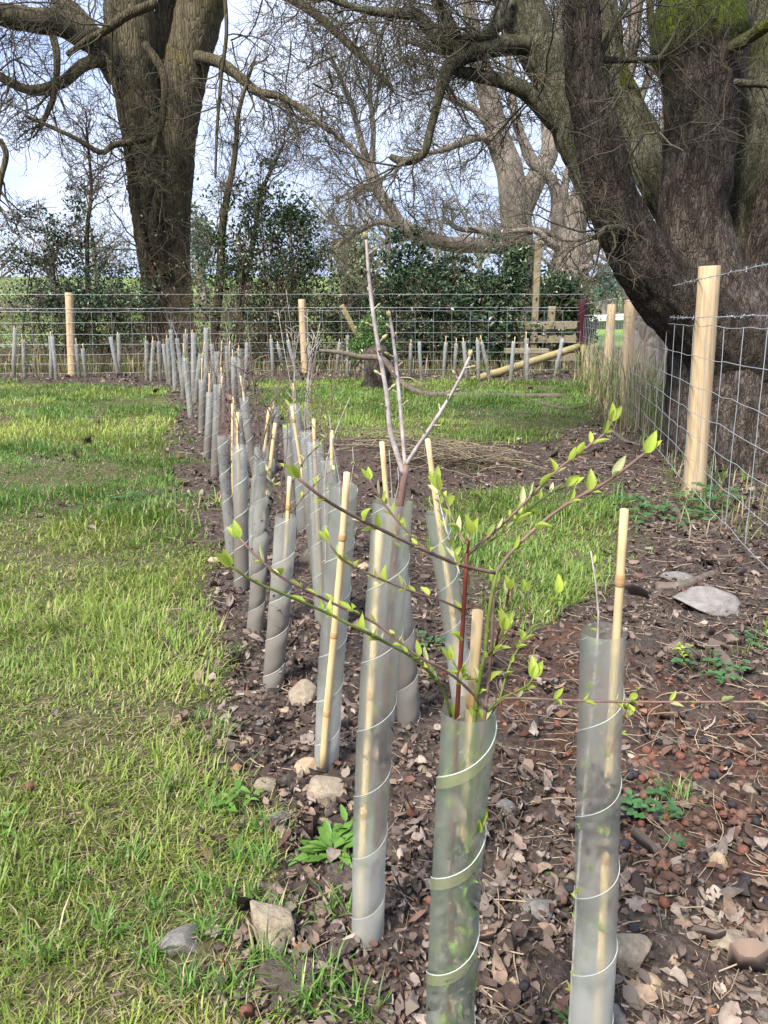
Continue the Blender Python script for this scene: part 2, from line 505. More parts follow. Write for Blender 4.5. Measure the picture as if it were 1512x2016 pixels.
M['cane'] = noisy('bamboo', [(0.25, (0.38, 0.25, 0.115)), (0.5, (0.56, 0.41, 0.215)), (0.8, (0.66, 0.52, 0.32))], 14, 5, 0.5, 0.15, 0.001, (8, 8, 0.7), 'Object', 60, spec=0.4)
M['canenode'] = plain('bamboo_node', (0.40, 0.25, 0.11), 0.6)
M['cut'] = plain('cane_cut_end', (0.62, 0.47, 0.25), 0.8)
M['guardn'] = guardmat('frosted_guard_wall', (0.84, 0.85, 0.81), 0.07, 0.05, 0.75, 0.30)
M['guardg'] = guardmat('greenish_guard_wall', (0.70, 0.82, 0.70), 0.07, 0.03, 0.6, 0.30)
M['guardm'] = guardmat('soiled_guard_wall', (0.80, 0.80, 0.75), 0.085, 0.30, 0.75, 0.32)
M['guard'] = guardmat('frosted_guard', (0.82, 0.83, 0.78), 0.26, 0.10, 0.75)
M['guardd'] = guardmat('soiled_guard', (0.76, 0.76, 0.71), 0.27, 0.32, 0.78)
M['guardf'] = guardmat('dull_guard', (0.66, 0.67, 0.65), 0.48, 0.24, 0.75)
M['edge'] = leafmat('cut_edge_glint', (0.72, 0.76, 0.72), 0.4, 0.35, 0.08)  # whitish colour carries the light caught by the cut edge
M['edgey'] = leafmat('guard_algae_edge', (0.60, 0.60, 0.36), 0.4, 0.4, 0.25)
M['algae'] = guardmat('algae_film', (0.62, 0.63, 0.36), 0.30, -1, 0.0)
M['redstem'] = noisy('red_stem', [(0.3, (0.075, 0.016, 0.013)), (0.7, (0.16, 0.042, 0.028))], 60, 3, 0.45, 0)
M['greenstem'] = noisy('green_stem', [(0.3, (0.07, 0.10, 0.02)), (0.7, (0.16, 0.19, 0.045))], 50, 3, 0.45, 0)
M['brownstem'] = noisy('purple_brown_stem', [(0.3, (0.10, 0.055, 0.045)), (0.7, (0.22, 0.14, 0.11))], 50, 3, 0.5, 0)
M['greystem'] = noisy('grey_stem', [(0.3, (0.22, 0.175, 0.16)), (0.6, (0.42, 0.37, 0.345)), (0.8, (0.54, 0.50, 0.47))], 70, 4, 0.55, 0.2, 0.001)
M['leafy'] = leafmat('young_leaf', (0.36, 0.45, 0.07), 0.45, 0.4, 0.2, scale=90)
M['leafp'] = leafmat('pale_bud_leaf', (0.48, 0.50, 0.24), 0.4, 0.5, 0.15)
M['bud'] = leafmat('bud', (0.42, 0.36, 0.17), 0.25, 0.6, 0.3)
M['weed'] = leafmat('weed_leaf', (0.13, 0.25, 0.045), 0.3, 0.4, 0.3)
M['weedd'] = leafmat('dark_weed_leaf', (0.06, 0.15, 0.045), 0.25, 0.35, 0.3, spec=0.5)
M['dl1'] = leafmat('dead_leaf_tan', (0.235, 0.165, 0.12), 0.15, 0.8, 0.45, 0.15)
M['dl2'] = leafmat('dead_leaf_grey', (0.175, 0.14, 0.12), 0.12, 0.8, 0.3, 0.15)
M['dl3'] = leafmat('dead_leaf_dark', (0.085, 0.055, 0.042), 0.1, 0.7, 0.3, 0.2)
M['dl4'] = leafmat('dead_leaf_pale', (0.31, 0.25, 0.205), 0.15, 0.8, 0.25, 0.15)
M['stone'] = noisy('sandstone', [(0.25, (0.17, 0.135, 0.10)), (0.5, (0.32, 0.26, 0.19)), (0.75, (0.45, 0.37, 0.27))], 2.6, 9, 0.9, 0.9, 0.006, (1, 1, 1), 'Object', 9)
M['stoneg'] = noisy('grey_stone', [(0.25, (0.12, 0.11, 0.10)), (0.5, (0.22, 0.20, 0.18)), (0.75, (0.31, 0.29, 0.27))], 2.6, 9, 0.9, 0.9, 0.006, (1, 1, 1), 'Object', 9)
M['pebble'] = noisy('tan_pebble', [(0.25, (0.25, 0.17, 0.10)), (0.75, (0.46, 0.36, 0.25))], 2.4, 7, 0.75, 0.5, 0.003, (1, 1, 1), 'Object', 9)
M['clod'] = noisy('earth_clod', [(0.25, (0.065, 0.05, 0.042)), (0.5, (0.14, 0.11, 0.09)), (0.75, (0.24, 0.19, 0.155))], 4, 9, 0.95, 1.0, 0.01, (1, 1, 1), 'Object', 12)
M['fruit1'] = noisy('rotten_apple_red', [(0.3, (0.09, 0.032, 0.022)), (0.7, (0.23, 0.10, 0.065))], 2.5, 6, 0.5, 0.6, 0.003, (1, 1, 1), 'Object', 7)
M['fruit2'] = noisy('rotten_apple_brown', [(0.3, (0.075, 0.04, 0.03)), (0.7, (0.22, 0.13, 0.095))], 2.5, 6, 0.55, 0.6, 0.003, (1, 1, 1), 'Object', 7)
M['fruit3'] = noisy('rotten_apple_black', [(0.3, (0.018, 0.016, 0.018)), (0.7, (0.05, 0.045, 0.05))], 2.5, 6, 0.45, 0.6, 0.003, (1, 1, 1), 'Object', 7)
M['stick'] = noisy('dead_stick', [(0.25, (0.06, 0.045, 0.035)), (0.6, (0.15, 0.12, 0.095)), (0.8, (0.24, 0.20, 0.165))], 25, 6, 0.9, 0.6, 0.003, (1, 1, 1), 'Object', 70)
M['barkR'] = barkmat('dark_flaky_bark', (0.017, 0.013, 0.010), (0.048, 0.037, 0.029), (0.145, 0.12, 0.10), 22, 0.62, zs=0.36, bdist=0.014)  # dark tone includes the shade under the big tree's own crown
M['barkL2'] = barkmat('mossy_limb_bark', (0.026, 0.025, 0.014), (0.065, 0.062, 0.036), (0.15, 0.14, 0.10), 22, 0.95, (0.06, 0.068, 0.014), zs=0.36, bdist=0.012)
M['barkD'] = barkmat('shaded_limb_bark', (0.012, 0.010, 0.008), (0.035, 0.028, 0.021), (0.085, 0.068, 0.052), 20, 0.6, (0.04, 0.05, 0.010), zs=0.4, bdist=0.016)  # darker version of the trunk bark, the limb's shade put into its colour
M['barkW'] = barkmat('willow_bark', (0.035, 0.028, 0.016), (0.092, 0.076, 0.045), (0.17, 0.145, 0.09), 9, 0.75, (0.12, 0.10, 0.02), zs=0.13, bdist=0.04, crack=0.3)
M['barkP'] = barkmat('pale_plane_bark', (0.085, 0.072, 0.055), (0.175, 0.148, 0.12), (0.27, 0.23, 0.195), 4, 0.6, (0.11, 0.10, 0.04), zs=0.4, bdist=0.02, crack=0.15)

# ------------------------------------------------------------------ ground: one polar sheet, fine where seen
def ground():
    rr = np.concatenate([[0.02, 0.12, 0.22, 0.3], np.exp(np.linspace(math.log(0.38), math.log(16), 400)), np.exp(np.linspace(math.log(16.6), math.log(700), 60))])
    fine = np.linspace(-42, 42, 250)
    th = np.radians(np.concatenate([fine, np.linspace(46, 314, 60)]))
    nr, nt = len(rr), len(th)
    x = rr[:, None]*np.sin(th)[None]; y = rr[:, None]*np.cos(th)[None]
    g = gdens(x, y)
    z = hmac(x, y)
    near = np.clip((16-rr)/6, 0, 1)[:, None]
    clod = 0.011*fbm(x*14, y*14, 0, 4, 3) + 0.006*np.abs(fbm(x*40, y*40, 0, 2, 13))
    z = z + near*clod*(1-0.6*g)
    red = fuzzy(x, y, REDZ, 0.15)
    far = np.clip((y-19)/8, 0, 1)
    V = np.stack([x, y, z], -1).reshape(-1, 3)
    V = np.vstack([V, [[0, 0, Hz(0, 0)]]])
    idx = np.arange(nr*nt).reshape(nr, nt)
    a, b = idx[:-1], idx[1:]
    Q = np.stack([a, b, np.roll(b, -1, 1), np.roll(a, -1, 1)], -1).reshape(-1, 4)
    c = nr*nt
    T = np.stack([np.full(nt, c), idx[0], np.roll(idx[0], -1)], -1)
    col = np.stack([g, red, far*np.ones_like(g)], -1).reshape(-1, 3)
    col = np.vstack([col, [[0.5, 0, 0]]])
    m, n, l, out = newmat('ground_soil_and_turf')
    at_ = N(n, 'Attribute', attribute_name='Col'); sc = n.new('ShaderNodeSeparateColor'); l.new(at_.outputs['Color'], sc.inputs[0])
    gm = n.new('ShaderNodeNewGeometry')
    n1 = N(n, 'TexNoise', Scale=9, Detail=9, Roughness=0.7); n2 = N(n, 'TexNoise', Scale=70, Detail=6, Roughness=0.75); n3 = N(n, 'TexNoise', Scale=1.7, Detail=4)
    for q in (n1, n2, n3): l.new(gm.outputs['Position'], q.inputs['Vector'])
    soil = ramp(n, [(0.3, (0.022, 0.017, 0.014)), (0.5, (0.07, 0.053, 0.044)), (0.7, (0.14, 0.108, 0.09)), (0.9, (0.24, 0.19, 0.155))]); l.new(n2.outputs['Fac'], soil.inputs['Fac'])
    redc = ramp(n, [(0.3, (0.030, 0.018, 0.014)), (0.5, (0.085, 0.045, 0.032)), (0.72, (0.16, 0.085, 0.055))]); l.new(n2.outputs['Fac'], redc.inputs['Fac'])
    rf = N(n, 'MapRange'); rf.inputs['From Min'].default_value = 0.42; rf.inputs['From Max'].default_value = 0.6; l.new(n1.outputs['Fac'], rf.inputs['Value'])
    rfm = N(n, 'Math', operation='MULTIPLY'); l.new(rf.outputs[0], rfm.inputs[0]); l.new(sc.outputs[1], rfm.inputs[1])
    m1 = N(n, 'Mix', data_type='RGBA'); l.new(rfm.outputs[0], m1.inputs[0]); l.new(soil.outputs[0], m1.inputs[6]); l.new(redc.outputs[0], m1.inputs[7])
    turf = ramp(n, [(0.3, (0.030, 0.028, 0.014)), (0.5, (0.085, 0.082, 0.036)), (0.75, (0.22, 0.20, 0.10))]); l.new(n2.outputs['Fac'], turf.inputs['Fac'])
    gf = N(n, 'Math', operation='MULTIPLY'); gf.inputs[1].default_value = 0.9; l.new(sc.outputs[0], gf.inputs[0])
    m2 = N(n, 'Mix', data_type='RGBA'); l.new(gf.outputs[0], m2.inputs[0]); l.new(m1.outputs[2], m2.inputs[6]); l.new(turf.outputs[0], m2.inputs[7])
    mpf = N(n, 'Mapping'); mpf.inputs['Scale'].default_value = (0.03, 0.08, 0.1); l.new(gm.outputs['Position'], mpf.inputs['Vector'])
    nf = N(n, 'TexNoise', Scale=1.0, Detail=5); l.new(mpf.outputs[0], nf.inputs['Vector'])
    field = ramp(n, [(0.35, (0.20, 0.19, 0.11)), (0.5, (0.13, 0.21, 0.05)), (0.7, (0.20, 0.30, 0.07))]); l.new(nf.outputs['Fac'], field.inputs['Fac'])
    m3 = N(n, 'Mix', data_type='RGBA'); l.new(sc.outputs[2], m3.inputs[0]); l.new(m2.outputs[2], m3.inputs[6]); l.new(field.outputs[0], m3.inputs[7])
    p = N(n, 'BsdfPrincipled', Roughness=0.95); p.inputs['Specular IOR Level'].default_value = 0.12
    l.new(m3.outputs[2], p.inputs['Base Color'])
    bp = N(n, 'Bump', Strength=0.9, Distance=0.008); l.new(n2.outputs['Fac'], bp.inputs['Height']); l.new(bp.outputs[0], p.inputs['Normal'])
    l.new(p.outputs[0], out.inputs['Surface'])
    o = obj('ground', mesh_np('ground', V, T, Q, m, True, col))
    tag(o, 'bare brown earth of the planting bed running into green lawn and far field', 'ground', kind='structure')
ground()

# ------------------------------------------------------------------ scattering
def polar(n, r0, r1, power, a0=-36, a1=36):
    """points with density ~ r**-power per square metre"""
    e = 2 - power
    u = rng.random(n)
    r = (r0**e + u*(r1**e - r0**e))**(1/e)
    t = np.radians(a0 + (a1-a0)*rng.random(n))
    return r*np.sin(t), r*np.cos(t), r

def blades(x, y, z, L, w, az, lean, curve, col):
    """grass blades: root pair, mid pair, tip"""
    n = len(x)
    d = np.stack([np.cos(az), np.sin(az), np.zeros(n)], -1)
    s = np.stack([-np.sin(az), np.cos(az), np.zeros(n)], -1)
    rt = np.stack([x, y, z], -1)
    a1, a2 = lean, lean + curve
    mid = rt + (L*0.55)[:, None]*(np.sin(a1)[:, None]*d + np.cos(a1)[:, None]*[0, 0, 1])
    tip = mid + (L*0.45)[:, None]*(np.sin(a2)[:, None]*d + np.cos(a2)[:, None]*[0, 0, 1])
    tip[:, 2] = np.maximum(tip[:, 2], z+0.002)
    V = np.stack([rt - s*(w/2)[:, None], rt + s*(w/2)[:, None], mid + s*(w*0.42)[:, None], mid - s*(w*0.42)[:, None], tip], 1)
    i = np.arange(n)[:, None]*5
    return V.reshape(-1, 3), i + np.array([[3, 2, 4]]), i + np.array([[0, 1, 2, 3]]), np.repeat(col, 5, 0)

def zg(x, y):
    return hmac(x, y)

def lawn_grass():
    # tufts: each candidate is a tuft centre that throws several blades
    x, y, r = polar(54000, 0.42, 13.0, 1.42)
    g = gdens(x, y)
    pick = rng.random(len(x)) < np.where(g > 0.3, g**0.8, g*0.8)
    x, y, r, g = x[pick], y[pick], r[pick], g[pick]
    keep = (y < 12.4)
    x, y, r, g = x[keep], y[keep], r[keep], g[keep]
    k = 9
    vig = np.clip(0.95 + 0.7*fbm(x*1.1, y*1.1, 0, 3, 15) + 0.5*fbm(x*3.3, y*3.3, 0, 2, 25), 0.42, 2.0)
    yel = np.clip(0.45 + 0.9*fbm(x*0.8+9, y*0.8, 0, 3, 35) - 0.06*np.clip(y-4, 0, 6), 0, 1)
    right = (x > (-0.35 - 0.02*y)) & (y > 1.4)
    yel = np.where(right, yel*0.35, yel)
    vig = np.where(right, vig*1.25, vig)
    dirm = fbm(x*1.5, y*1.5, 0, 2, 91)*4
    n = len(x)
    X = np.repeat(x, k); Y = np.repeat(y, k); RR = np.repeat(r, k)
    spread = 0.012 + 0.012*RR**0.6
    az = rng.random(n*k)*2*np.pi
    off = rng.random(n*k)*spread
    X = X + np.cos(az)*off; Y = Y + np.sin(az)*off
    az = np.where(rng.random(n*k) < 0.45, np.repeat(dirm, k) + rng.normal(0, .7, n*k), az)
    Z = zg(X, Y) - 0.004
    L = 0.036*np.repeat(vig, k)*np.exp(rng.normal(0, 0.38, n*k))
    w = 0.0021*(1 + 0.55*np.clip(RR-1, 0, None)**0.8)*rng.uniform(0.7, 1.4, n*k)
    lean = np.abs(rng.normal(0.55, 0.4, n*k)); curve = np.abs(rng.normal(0.6, 0.4, n*k))
    yv = np.repeat(yel, k)*0.8 + 0.25*rng.random(n*k)
    gA, gB = np.array([0.085, 0.19, 0.032]), np.array([0.36, 0.41, 0.085])
    col = gA + (gB-gA)*np.clip(yv, 0, 1)[:, None]
    col = col*rng.uniform(0.7, 1.3, (n*k, 1))
    dry = rng.random(n*k) < 0.16 + 0.24*np.repeat(yel, k)*(RR < 6)
    col[dry] = np.array([0.42, 0.34, 0.18])*rng.uniform(0.6, 1.25, (dry.sum(), 1))
    lean[dry] += 0.6
    # thatch: short dead blades lying flat between the tufts
    tx, ty, t_r = polar(60000, 0.42, 9.0, 1.5)
    k2 = (rng.random(len(tx)) < gdens(tx, ty)*0.9) & (tx < 0.2*ty)
    tx, ty, t_r = tx[k2], ty[k2], t_r[k2]; q = len(tx)
    X = np.concatenate([X, tx]); Y = np.concatenate([Y, ty]); Z = np.concatenate([Z, zg(tx, ty)+rng.uniform(0, .006, q)])
    L = np.concatenate([L, rng.uniform(.012, .04, q)]); w = np.concatenate([w, rng.uniform(.001, .002, q)*(1+.35*t_r)]); az = np.concatenate([az, rng.random(q)*6.28])
    lean = np.concatenate([lean, rng.uniform(1.15, 1.5, q)]); curve = np.concatenate([curve, rng.uniform(-.2, .3, q)])
    col = np.vstack([col, np.where(rng.random((q, 1)) < .65, np.array([[0.40, 0.33, 0.19]]), np.array([[0.16, 0.12, 0.075]]))*rng.uniform(.5, 1.3, (q, 1))])
    V, T, Q, c = blades(X, Y, Z, L, w, az, lean, curve, col)
    o = obj('grass', mesh_np('grass', V, T, Q, M['grass'], True, c))
    tag(o, 'short yellow-green lawn grass with dry straw among the blades', 'grass', kind='stuff')
lawn_grass()

def rough_grass():
    """straw-coloured dead grass along both fences and beyond"""
    mb = MB()
    xs, ys, hs = [], [], []
    def strip(n, p0, p1, wd, h0, h1):
        t = rng.random(n); xs.append(p0[0]+(p1[0]-p0[0])*t + rng.normal(0, wd, n)); ys.append(p0[1]+(p1[1]-p0[1])*t + rng.normal(0, wd, n)); hs.append(rng.uniform(h0, h1, n))
    strip(1500, (2.02, 5.4), (3.15, 11.8), 0.14, 0.15, 0.75)
    strip(900, (1.9, 6.0), (3.0, 11.5), 0.10, 0.05, 0.25)
    strip(500, (1.45, 2.9), (2.0, 5.2), 0.12, 0.03, 0.16)
    strip(3200, (-9, 12.6), (3.2, 12.9), 0.25, 0.06, 0.42)
    strip(1800, (-9, 12.9), (-3.5, 13.2), 0.35, 0.2, 0.6)
    strip(1500, (-7.5, 11.75), (3.1, 12.25), 0.12, 0.02, 0.10)
    x, y, h = np.concatenate(xs), np.concatenate(ys), np.concatenate(hs)
    n = len(x)
    col = np.array([0.36, 0.29, 0.17])*rng.uniform(0.5, 1.3, (n, 1))
    gsel = rng.random(n) < 0.3
    col[gsel] = np.array([0.12, 0.20, 0.04])*rng.uniform(0.6, 1.3, (gsel.sum(), 1))
    V, T, Q, c = blades(x, y, zg(x, y)-0.01, h, 0.004 + 0.0006*y, rng.random(n)*6.28, np.abs(rng.normal(0.2, 0.25, n)), np.abs(rng.normal(0.5, 0.5, n)), col)
    o = obj('dead_grass', mesh_np('dead_grass', V, T, Q, M['grass'], True, c))
    tag(o, 'long dead straw grass growing along the foot of the wire fences', 'grass', kind='stuff')
rough_grass()

# ------------------------------------------------------------------ leaves
def leafmesh(L, w, fold=0.25, droop=0.3, lobes=0.0, nl=5, seed=0, curl=0.0):
    """a leaf from (0,0,0) along +Y, folded on its midrib, drooping"""
    rs = np.random.default_rng(seed)
    V, Q, T = [], [], []
    t = np.linspace(0, 1, nl+1)
    for i, u in enumerate(t):
        wd = w*0.5*(math.sin(math.pi*min(u**0.8, 1))**0.85 if 0 < u < 1 else 0.02)
        if lobes: wd *= 1 + lobes*(1 if i % 2 else -1)*rs.uniform(0.5, 1)
        yy, zz = L*u*(1-0.15*droop*u), -droop*L*u*u*0.6
        cz = fold*wd + curl*wd*rs.uniform(-1, 1.5)
        V += [(-wd, yy, zz+cz), (0, yy, zz), (wd, yy, zz+fold*wd + curl*wd*rs.uniform(-1, 1.5))]
    for i in range(nl):
        a = 3*i
        Q += [(a, a+1, a+4, a+3), (a+1, a+2, a+5, a+4)]
    return np.array(V), np.array(Q)

def leaf_obj_mesh(name, mat, **k):
    V, Q = leafmesh(**k)
    return mesh_np(name, V, None, Q, mat, True)

DEAD = []
for i, mn in enumerate(['dl1', 'dl2', 'dl3', 'dl4', 'dl1', 'dl2', 'dl1', 'dl2', 'dl3', 'dl4']):
    DEAD.append(leaf_obj_mesh('dead_leaf', M[mn], L=0.045, w=0.018+0.004*(i % 5), fold=[0.5, -0.3, 0.2, 0.8, 0.1][i % 5], droop=[0.5, -0.6, 0.9, -0.3, 0.2][i % 5], lobes=[0, 0.10, 0.05, 0.12, 0.0][i % 5], nl=9, seed=i, curl=0.28))

def litter():
    """the mass of small leaf fragments, crumbs and straw on the bare earth"""
    mb = MB()
    x, y, r = polar(72000, 0.42, 12.6, 1.6)
    g = gdens(x, y)
    red = fuzzy(x, y, REDZ, 0.15)
    keep = rng.random(len(x)) < np.clip(1-1.15*g, 0.015, 1)*np.where(red > .5, 0.28, 1.0)
    keep &= y < 12.4
    mnd = np.exp(-(((x-MOUND.x)/0.34)**2 + ((y-MOUND.y-.1)/0.4)**2))
    keep &= rng.random(len(x)) > mnd*0.97
    x, y, r = x[keep], y[keep], r[keep]
    n = len(x)
    # curled fragment: 2x2 quads, bent
    L = 0.0088*np.exp(rng.normal(0, 0.55, n))*(1+0.14*r); w = L*rng.uniform(0.25, 0.8, n)
    az = rng.random(n)*6.28
    u = np.stack([np.cos(az), np.sin(az), rng.normal(0, .35, n)], -1); v = np.stack([-np.sin(az), np.cos(az), rng.normal(0, .45, n)], -1)
    c0 = np.stack([x, y, zg(x, y) + 0.001 + 0.020*rng.random(n)**1.6], -1)
    bend = (rng.normal(0, 0.5, n)*w)
    up = np.array([0, 0, 1.0])
    rows = []
    for a, wd in ((-0.5, 0.2), (-0.22, 0.85), (0.15, 0.95), (0.5, 0.12)):
        for s in (-0.5, 0, 0.5):
            rows.append(c0 + (a*L)[:, None]*u + (s*wd*w)[:, None]*v + (np.abs(s)*2*bend + (a*a*4)*rng.normal(0, .15, n)*L)[:, None]*up)
    V = np.stack(rows, 1)
    i = np.arange(n)[:, None, None]*12
    q = np.array([[0, 1, 4, 3], [1, 2, 5, 4], [3, 4, 7, 6], [4, 5, 8, 7], [6, 7, 10, 9], [7, 8, 11, 10]])[None]
    pal = np.array([[0.20, 0.145, 0.115], [0.14, 0.108, 0.092], [0.075, 0.053, 0.044], [0.29, 0.235, 0.195], [0.045, 0.033, 0.028], [0.13, 0.075, 0.056]])
    pk = rng.choice(6, n, p=[0.27, 0.25, 0.2, 0.1, 0.1, 0.08])
    col = pal[pk]*rng.uniform(0.65, 1.3, (n, 1))
    mb.add(V.reshape(-1, 3), None, (i+q).reshape(-1, 4), np.repeat(col, 12, 0))
    o = obj('leaf_litter', mb.mesh('leaf_litter', M['litter']))
    tag(o, 'crumbled brown leaf litter covering the bare earth between the guards', 'leaf litter', kind='stuff')
    # straw and rootlets
    x, y, r = polar(9000, 0.42, 9.0, 1.35)
    g = gdens(x, y)
    pt = np.exp(-(((x-PILE.x)/0.5)**2 + ((y-PILE.y)/0.4)**2))
    keep = (rng.random(len(x)) < (1-g)*(0.35 + 0.65*(x > 0.15)))
    x, y, r = x[keep], y[keep], r[keep]
    n = len(x); K = 4
    az = rng.random(n)*6.28; L = rng.uniform(0.02, 0.10, n)*(1+0.12*r)
    t = np.linspace(-0.5, 0.5, K)
    bd = rng.normal(0, 0.25, n)
    P = np.stack([x[:, None] + L[:, None]*(np.cos(az)[:, None]*t + np.sin(az)[:, None]*bd[:, None]*t*t*2),
                  y[:, None] + L[:, None]*(np.sin(az)[:, None]*t - np.cos(az)[:, None]*bd[:, None]*t*t*2),
                  (zg(x, y)+rng.uniform(0.006, 0.016, n))[:, None] + L[:, None]*rng.normal(0, .1, n)[:, None]*t], -1)
    Rr = np.repeat((rng.uniform(0.0004, 0.0011, n)*(1+0.12*r))[:, None], K, 1)
    V, Q = tubes(P, Rr, 3)
    col = np.array([0.30, 0.235, 0.165])*rng.uniform(0.35, 1.4, (n, 1))
    m2 = MB(); m2.add(V, None, Q, np.repeat(col, K*3, 0))
    o = obj('straw', m2.mesh('straw', M['twig']))
    tag(o, 'fine dry straw and rootlets strewn over the bed', 'straw', kind='stuff')
    # crumbs: small lumps of earth, husks and grit
    x, y, r = polar(26000, 0.42, 8.0, 1.6)
    g = gdens(x, y); keep = rng.random(len(x)) < (1-g)
    x, y, r = x[keep], y[keep], r[keep]
    red = fuzzy(x, y, REDZ, 0.15)
    n = len(x)
    s = 0.0034*np.exp(rng.normal(0, 0.5, n))*(1+0.1*r)
    o8 = np.array([[1, 0, 0], [0, 1, 0], [-1, 0, 0], [0, -1, 0], [0, 0, .75], [0, 0, -.6]], float)
    V = np.stack([x, y, zg(x, y)+s*0.5+0.003], -1)[:, None] + s[:, None, None]*o8[None]*rng.uniform(0.55, 1.25, (n, 6, 1)) + s[:, None, None]*rng.normal(0, .2, (n, 6, 3))
    f = np.array([[0, 1, 4], [1, 2, 4], [2, 3, 4], [3, 0, 4], [1, 0, 5], [2, 1, 5], [3, 2, 5], [0, 3, 5]])
    T = (np.arange(n)[:, None, None]*6 + f[None]).reshape(-1, 3)
    pal = np.array([[0.10, 0.075, 0.06], [0.06, 0.045, 0.037], [0.20, 0.16, 0.13], [0.035, 0.03, 0.03]])
    col = pal[rng.choice(4, n, p=[.4, .3, .15, .15])]
    palr = np.array([[0.17, 0.075, 0.045], [0.11, 0.05, 0.036], [0.24, 0.125, 0.08], [0.035, 0.028, 0.028]])
    rsel = rng.random(n) < red*0.85 + 0.05
    col[rsel] = palr[rng.choice(4, rsel.sum())]
    col = col*rng.uniform(0.7, 1.3, (n, 1))
    m3 = MB(); m3.add(V.reshape(-1, 3), T, None, np.repeat(col, 6, 0))
    o = obj('soil_crumbs', m3.mesh('soil_crumbs', M['litter'], False))
    tag(o, 'loose crumbs of dark earth and rusty husks over the bed', 'soil crumbs', kind='stuff')
litter()

# ------------------------------------------------------------------ fences
def post_mesh(h, r, mat, sides=20, seed=0, taper=0.96, depth=0.25):
    rs = np.random.default_rng(seed)
    zz = np.concatenate([[-depth], np.linspace(0, h-0.004, 9), [h]])
    th = np.arange(sides)*2*np.pi/sides
    V = []
    ph = rs.random()*6
    for i, z in enumerate(zz):
        rr = r*(1-(1-taper)*z/h)*(0.965 if i == len(zz)-1 else 1)
        k = 1 + 0.03*np.sin(2*th+ph) + 0.018*np.sin(5*th+ph*2+z*2) + 0.02*vnoise(np.cos(th)*2+seed, np.sin(th)*2, z*4, seed)
        V.append(np.stack([rr*k*np.cos(th), rr*k*np.sin(th), np.full(sides, z)], -1))
    V = np.vstack(V + [[[0, 0, h]]])
    idx = np.arange(len(zz)*sides).reshape(-1, sides)
    a, b = idx[:-1], idx[1:]
    Q = np.stack([a, np.roll(a, -1, 1), np.roll(b, -1, 1), b], -1).reshape(-1, 4)
    T = np.stack([idx[-1], np.roll(idx[-1], -1), np.full(sides, len(V)-1)], -1)
    m = mesh_np('post', V, T, Q, mat, True)
    f = np.zeros(len(m.polygons), bool); f[:len(Q)-sides] = True
    m.polygons.foreach_set('use_smooth', f)
    return m

def lean_mat(p, top):
    """matrix for something standing at p with its axis towards top"""
    z = (Vector(top)-Vector(p)).normalized()
    x = Vector((0, 1, 0)).cross(z).normalized(); y = z.cross(x)
    m = Matrix((x, y, z)).transposed().to_4x4(); m.translation = Vector(p)
    return m

def wire_part(name, pts, r, parent, barbs=0.0, n=None, wob=0.004, seed=0):
    rs = np.random.default_rng(seed)
    pts = np.asarray(pts, float)
    L = np.sum(np.linalg.norm(np.diff(pts, axis=0), axis=1))
    n = n or max(2, int(L/0.15))
    u = np.linspace(0, 1, n)
    d = np.concatenate([[0], np.cumsum(np.linalg.norm(np.diff(pts, axis=0), axis=1))]); d /= d[-1]
    P = np.stack([np.interp(u, d, pts[:, k]) for k in range(3)], -1)
    if wob: P[1:-1] += rs.normal(0, wob, (n-2, 3))*[0.3, 0.3, 1]
    mb = MB()
    V, Q = tubes(P[None], np.full((1, n), r), 4); mb.add(V, None, Q)
    if barbs:
        # second strand of the twist and the barbs
        P2 = P + rs.normal(0, 1, (n, 3))*r*0.8
        V, Q = tubes(P2[None], np.full((1, n), r*0.8), 4); mb.add(V, None, Q)
        nb = int(L/barbs); t = (np.arange(nb)+rs.random(nb)*0.3)/nb
        c = np.stack([np.interp(t, u, P[:, k]) for k in range(3)], -1)
        for _ in range(2):
            dd = rs.normal(0, 1, (nb, 3)); dd /= np.linalg.norm(dd, axis=1, keepdims=True)
            PP = np.stack([c - dd*r*6.5, c + dd*r*6.5], 1)
            V, Q = tubes(PP, np.full((nb, 2), r*0.6), 3); mb.add(V, None, Q)
    o = obj(name, mb.mesh(name, M['wire'], origin=parent.location), parent)
    return o

